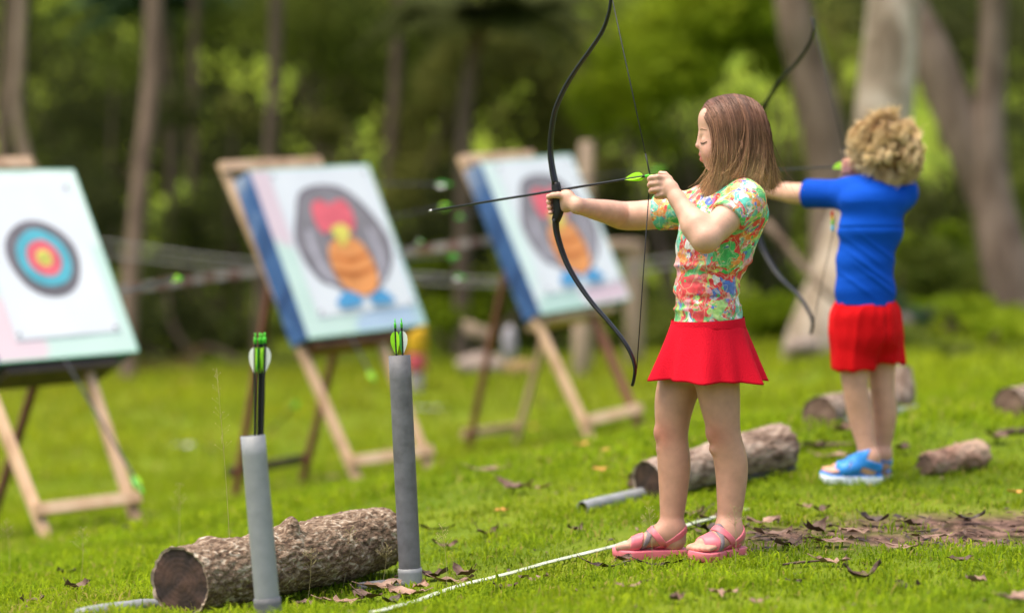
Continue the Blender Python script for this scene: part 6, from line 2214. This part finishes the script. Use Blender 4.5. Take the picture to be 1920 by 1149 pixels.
def dead_leaf(name, label, cat, px, py, L_, w_, yaw, mat, curl, seed, group, lift=.006, tilt=.0):
    r = np.random.default_rng(seed)
    c, d = ground_hit(px, py)
    k = 9
    V = []
    for i in range(k):
        t = i / (k - 1)
        hw = w_ / 2 * (math.sin(math.pi * min(t * 1.02 + .02, 1)) ** .75) * (1 + .15 * r.normal())
        x = (t - .5) * L_
        zc = curl * L_ * ((t - .5) ** 2) * 1.6
        for j in (-1, -.5, 0, .5, 1):
            y = j * hw
            z = zc + curl * .9 * abs(j) ** 1.5 * w_ * .35 + .004 * r.normal() * abs(j) + .002
            V.append([x + .003 * r.normal(), y, z])
    V = np.array(V)
    F = [[i * 5 + j, i * 5 + j + 1, (i + 1) * 5 + j + 1, (i + 1) * 5 + j] for i in range(k - 1) for j in range(4)]
    ca, sa = math.cos(yaw), math.sin(yaw)
    ct, st_ = math.cos(tilt), math.sin(tilt)
    V = V @ np.array([[1, 0, 0], [0, ct, st_], [0, -st_, ct]])
    V = V @ np.array([[ca, sa, 0], [-sa, ca, 0], [0, 0, 1]])
    V[:, 2] -= V[:, 2].min() * .7
    V = V + c + [0, 0, lift]
    m = MB().add(V, F)
    if L_ > .07:
        e = V[2]; dr = unit(V[2] - V[7])
        m.add(*tube([V[2 + 5 * i] + [0, 0, .0008] for i in range(k - 1, -1, -1)] + [e + dr * L_ * .22 + [0, 0, .004]], [.0005, .0013, .0012], 5))
    V, F, _ = m.get()
    return tag(link_mesh(name, V, F, DL[mat], origin=c), label, cat, group)


GD = 'dead leaves on the lawn'
# (px, py, length m, width m, yaw, material, curl, label)
LV = [
    (760, 1122, .11, .060, 2.6, 'pink', .3, 'broad rosy leaf right below the foot of the darker pipe'),
    (690, 1128, .09, .050, -.7, 'brown', .35, 'brown leaf in the grass left of the darker pipe'),
    (870, 1086, .09, .05, 2.2, 'brown', .5, 'brown cupped leaf beyond the wide rosy leaf near the white strip'),
    (1180, 1110, .06, .03, .4, 'pink', .3, 'small brown leaf in the foreground grass below the girl\'s front foot'),
    (1270, 1132, .05, .03, 1.0, 'brown', .4, 'brown leaf at the bottom edge below the gap between the girl\'s feet'),
    (1560, 1062, .08, .03, -.2, 'pink', .3, 'flat brown leaf just below the bare earth strip'),
    (1800, 1060, .07, .03, .3, 'brown', .4, 'brown leaf in the grass below the right half of the bare earth'),
    (1830, 1100, .06, .04, .7, 'pink', .4, 'small rosy leaf in the lower right foreground'),
    (1690, 1035, .10, .05, -.3, 'pink', .2, 'broad brown leaf on the lower edge of the bare earth strip'),
    (1480, 1030, .09, .05, .6, 'brown', .4, 'brown leaf on the lower edge of the bare earth near the girl\'s heel'),
    (1600, 1005, .10, .05, 2.4, 'pink', .2, 'pale brown leaf in the middle of the bare earth strip'),
    (570, 1142, .06, .03, .3, 'brown', .4, 'brown leaf in the grass right of the foot of the left pipe'),
    (60, 1135, .06, .03, .3, 'brown', .4, 'brown leaf in the bottom left corner'),
    (1080, 1000, .06, .03, .8, 'brown', .4, 'small brown leaf left of the white strip before the girl'),
    (715, 1110, .115, .060, .5, 'pink', .25, 'large rosy brown leaf lying at the foot of the darker pipe'),
    (812, 1088, .085, .045, -.4, 'brown', .5, 'curled red brown leaf just right of the foot of the darker pipe'),
    (850, 1100, .10, .055, .2, 'pink', .3, 'wide rosy leaf right of the darker pipe, touching the white strip'),
    (790, 1108, .07, .04, 1.4, 'pink', .4, 'small leaf between the darker pipe and the white strip'),
    (945, 1112, .06, .035, -.3, 'brown', .5, 'brown leaf lying just below the white strip'),
    (1000, 1095, .07, .030, .1, 'pink', .3, 'narrow pale brown leaf below the middle of the white strip'),
    (640, 1138, .10, .040, .1, 'pink', .2, 'long rosy leaf in the grass under the big log'),
    (735, 1139, .06, .035, 1.0, 'dark', .5, 'dark crumpled leaf at the bottom edge near the white strip'),
    (690, 1082, .07, .03, .3, 'brown', .4, 'brown leaf tucked behind the foot of the darker pipe'),
    (145, 1112, .075, .045, .7, 'brown', .6, 'curled orange brown leaf in the lower left grass'),
    (125, 1080, .05, .02, .1, 'dark', .3, 'thin dark leaf above the curled one in the lower left'),
    (1617, 1092, .10, .035, .45, 'brown', .8, 'curled dark brown leaf lying in the foreground grass at the lower right'),
    (1358, 1124, .06, .030, -.2, 'pink', .3, 'small rosy leaf in the foreground below the girl\'s near foot'),
    (1330, 980, .085, .035, .6, 'brown', .5, 'red brown leaf between the girl\'s legs by the white strip'),
    (1295, 972, .075, .04, -.2, 'brown', .6, 'folded red leaf just behind the girl\'s ankles'),
    (1330, 1000, .10, .05, .3, 'dark', .4, 'dark broken leaf at the back of the girl\'s near sandal'),
    (1430, 988, .09, .05, .1, 'pink', .2, 'greyish flat leaf to the right of the girl\'s near ankle'),
    (1450, 1010, .10, .045, -.1, 'pink', .25, 'pale brown leaf on the bare earth right of the girl\'s heel'),
    (1560, 1022, .12, .05, .05, 'pink', .2, 'large greyish leaf lying on the bare earth strip'),
    (1530, 1002, .10, .05, .9, 'brown', .5, 'brown crumpled leaf in the middle of the bare earth strip'),
    (1750, 1018, .11, .045, .1, 'pink', .15, 'grey brown leaf at the front edge of the bare earth strip'),
    (1720, 992, .09, .05, .5, 'brown', .4, 'brown leaf at the back edge of the bare earth strip'),
    (1820, 980, .09, .04, .2, 'dark', .4, 'dark leaf on the far right of the bare earth strip'),
    (1640, 985, .08, .05, -.5, 'dark', .5, 'dark folded leaf on the bare earth below the boy\'s sandals'),
    (918, 893, .14, .07, .1, 'pink', .15, 'flat rosy leaf on the lawn between the two penguin easels'),
    (965, 928, .13, .06, -.5, 'brown', .5, 'propped red brown leaf before the right easel'),
    (1010, 928, .09, .03, .4, 'pink', .3, 'thin rosy leaf beside the propped red brown leaf'),
    (915, 1008, .09, .03, .8, 'brown', .5, 'slender brown leaf in the grass right of the darker pipe'),
    (835, 1032, .07, .035, -.2, 'brown', .4, 'brown leaf in the grass behind the foot of the darker pipe'),
    (820, 1000, .10, .02, .1, 'dark', .3, 'dark thin leaf right of the darker pipe'),
    (1580, 820, .09, .06, .9, 'pink', .5, 'pale brown leaf leaning by the short thick log'),
    (1520, 845, .12, .03, .1, 'brown', .2, 'long brown leaf behind the boy\'s sandal'),
    (1562, 868, .12, .05, .1, 'pink', .2, 'flat pinkish leaf behind the boy\'s sandal'),
    (1692, 855, .07, .05, 1.1, 'brown', .6, 'small brown leaf between the boy\'s heel and the reddish block'),
    (1870, 833, .10, .05, .6, 'brown', .6, 'crumpled brown leaf right of the reddish block'),
    (1655, 905, .06, .03, .2, 'brown', .4, 'brown leaf just under the boy\'s heel'),
    (1540, 965, .06, .03, .6, 'brown', .5, 'tiny brown leaf in the grass below the boy\'s toes'),
    (1905, 938, .05, .03, .1, 'orange', .3, 'orange leaf at the right edge of the photo'),
    (620, 902, .12, .05, .1, 'pink', .2, 'blurred rosy leaf in front of the middle easel'),
    (1140, 1070, .11, .018, .05, 'dark', .3, 'long dark leaf lying under the girl\'s front toes'),
    (1240, 1066, .12, .020, .08, 'dark', .25, 'long dark stem like leaf between the girl\'s sandals'),
    (1170, 1058, .05, .03, .8, 'brown', .5, 'small brown leaf touching the girl\'s front toes'),
    (1510, 958, .05, .03, .2, 'pink', .4, 'small pinkish leaf just above the bare earth strip'),
    (1910, 1135, .10, .06, .5, 'pink', .3, 'broad rosy leaf in the bottom right corner'),
    (1700, 1110, .06, .03, -.6, 'dark', .4, 'dark small leaf in the lower right grass'),
    (1490, 1100, .05, .02, .3, 'dark', .4, 'dark sliver of leaf in the foreground grass below the bare earth'),
    (1420, 1138, .05, .03, .1, 'pink', .3, 'pale leaf at the bottom edge below the girl\'s near foot'),
    (1000, 808, .05, .04, .2, 'orange', .2, 'yellow orange petal on the lawn under the right easel'),
    (1090, 846, .06, .05, .5, 'orange', .2, 'orange petal by the front foot of the right easel'),
    (1135, 856, .05, .04, .9, 'orange', .2, 'yellow petal just right of the right easel\'s front foot'),
    (1125, 893, .05, .04, .4, 'orange', .2, 'orange petal above the pale grey pipe end'),
    (940, 966, .04, .03, .4, 'orange', .2, 'orange petal on the lawn below the propped leaf'),
    (345, 722, .10, .08, .4, 'orange', .2, 'yellow petal at the far end of the lawn by the leaning trunk'),
    (345, 842, .12, .09, .4, 'pale', .1, 'pale round leaf on the far lawn between the left and middle easels'),
    (395, 846, .09, .06, .2, 'pink', .2, 'pinkish leaf beside the pale round leaf on the far lawn'),
    (810, 772, .22, .12, .1, 'pale', .1, 'wide pale leaf on the far lawn behind the darker pipe'),
    (55, 1025, .04, .03, .1, 'orange', .3, 'small yellow petal by the front foot of the left easel'),
    (300, 970, .12, .05, .2, 'pink', .3, 'blurred rosy leaf right of the left easel\'s front foot'),
    (245, 1000, .10, .03, .1, 'dark', .5, 'dark curl of leaf by the right foot of the left easel'),
    (125, 1010, .05, .03, .2, 'brown', .5, 'brown leaf between the feet of the left easel'),
]
for i, (px, py, l, w_, yw, mt, cu, lab) in enumerate(LV):
    pet = mt == 'orange' and l < .08
    dead_leaf('petal' if pet else 'dead_leaf', lab, 'petal' if pet else 'leaf', px, py, l, w_, yw, mt, cu, 300 + i, 'petals on the lawn' if pet else GD,
              lift=.010 if py > 950 else .02)

# finer litter: crumbs of bark and leaf that nobody could count
r = np.random.default_rng(44)
m = MB()
for k_ in range(900):
    if k_ < 330:
        x = r.uniform(.5, 1.9); y = 6.30 + .20 * (x - .6) + r.normal() * .17
        s_ = r.uniform(.008, .045)
    else:
        y = r.uniform(4.6, 9.5); x = r.uniform(-.22 * y, .22 * y); s_ = r.uniform(.006, .028)
    z = gz(x, y) + .006
    a = r.uniform(0, 6.28); w_ = s_ * r.uniform(.2, .6)
    d = np.array([math.cos(a), math.sin(a), r.normal() * .15]) * s_ / 2; e = np.array([-math.sin(a), math.cos(a), r.normal() * .3]) * w_ / 2
    c = np.array([x, y, z]); up = np.array([0, 0, .003])
    m.add([c - d, c - d * .2 + e + up, c + d, c - e * .8 + up * .5, c - [0, 0, .002]], [[0, 3, 1], [1, 3, 2], [0, 1, 4], [1, 2, 4], [2, 3, 4], [3, 0, 4]], int(r.choice([0, 0, 0, 1, 2, 2])))
V, F, MI = m.get()
tag(link_mesh('leaf_litter', V, F, [DL['brown'], DL['pink'], DL['dark']], smooth=False, mi=MI), 'fine crumbs of bark and dead leaf on the bare earth and lawn', 'litter', kind='stuff')

# sticks
STK = noise_mat('dead_stick', [(.05, .03, .022), (.14, .09, .065)], scale=20, rough=.8, bump=.4, stretch=(.2, 1, 1))
for lab, pts, rr in (('dark twig lying in the foreground grass right of the girl\'s feet', [(1465, 1068), (1500, 1064), (1540, 1060)], .0035),
                     ('brown stick lying behind the boy at the log end', [(1500, 843), (1540, 842), (1600, 840)], .010),
                     ('reddish stick lying on the grass at the right edge', [(1868, 818), (1895, 816), (1935, 812)], .012),
                     ('stick lying beside the log at the girl\'s legs', [(1395, 905), (1440, 896), (1490, 890)], .008),
                     ('thin pale stick slanting from the white strip behind the girl', [(1305, 985), (1322, 966), (1340, 950)], .004)):
    Q_ = np.array([ground_hit(*q)[0] for q in pts]) + [0, 0, .012]
    tag(link_mesh('stick', *tube(catmull(Q_, 12), [rr * .7, rr, rr * .6], 8), STK), lab, 'stick', 'sticks on the lawn')

# seed-head stalks of wild grass
SEED = noise_mat('dry_seed_stalk', [(.34, .30, .12), (.5, .42, .22)], scale=30, rough=.7, trans=.3)
for i, (px, py, top, dx, lab) in enumerate([(436, 1120, 690, -30, 'wispy grass stalk rising beside the left pipe'),
                                            (332, 1060, 905, 4, 'wispy grass stalk above the left end of the big log'),
                                            (1378, 1048, 948, -2, 'wispy seed head in front of the girl\'s near ankle'),
                                            (1222, 1058, 950, -6, 'thin grass stalk in front of the girl\'s far foot'),
                                            (640, 1110, 990, 18, 'grass stalk in front of the right half of the big log'),
                                            (715, 1100, 1020, 10, 'short grass stalk at the right end of the big log'),
                                            (575, 1135, 1030, 8, 'grass stalk in front of the middle of the big log'),
                                            (488, 1146, 1085, -2, 'short seed head beside the foot of the left pipe'),
                                            (838, 1110, 985, -10, 'thin grass stalk right of the darker pipe'),
                                            (335, 1146, 1075, -5, 'dry seed head in front of the cut end of the big log'),
                                            (18, 1090, 975, -6, 'wispy grass stalk at the left edge by the easel foot'),
                                            (150, 1100, 990, 5, 'thin grass stalk in the lower left grass')]):
    r = np.random.default_rng(500 + i)
    c, d = ground_hit(px, py)
    if i in (2, 3): d = min(d, 5.85); c, d = P(px, py + 30, 5.85), 5.85; c[2] = gz(c[0], c[1])
    tp = P(px + dx, top, d)
    m = MB()
    pts = catmull([c - [0, 0, .01], (c + tp) / 2 + [.004, 0, 0], tp], 12)
    m.add(*tube(pts, [.0008, .0006, .0004], 5))
    hl = np.linalg.norm(tp - c) * .38
    for q in range(26):
        t = r.uniform(0, 1)
        b = tp - unit(tp - c) * hl * t
        a = r.uniform(0, 6.28)
        e = b + np.array([math.cos(a), math.sin(a) * .6, .8]) * (.008 + .022 * t) * r.uniform(.6, 1.1)
        m.add(*tube([b, e], [.00025, .0002], 3))
        m.add(*tube([e - [0, 0, .0014], e, e + [0, 0, .0016]], [.0004, .0011, .0003], 4))
    V, F, _ = m.get()
    tag(link_mesh('grass_stalk', V, F, SEED, origin=c), lab, 'grass stalk', 'seed stalks in the lawn')

print('SCENE BUILT', len(bpy.data.objects), sum(len(o.data.polygons) for o in bpy.data.objects if o.type == 'MESH'))
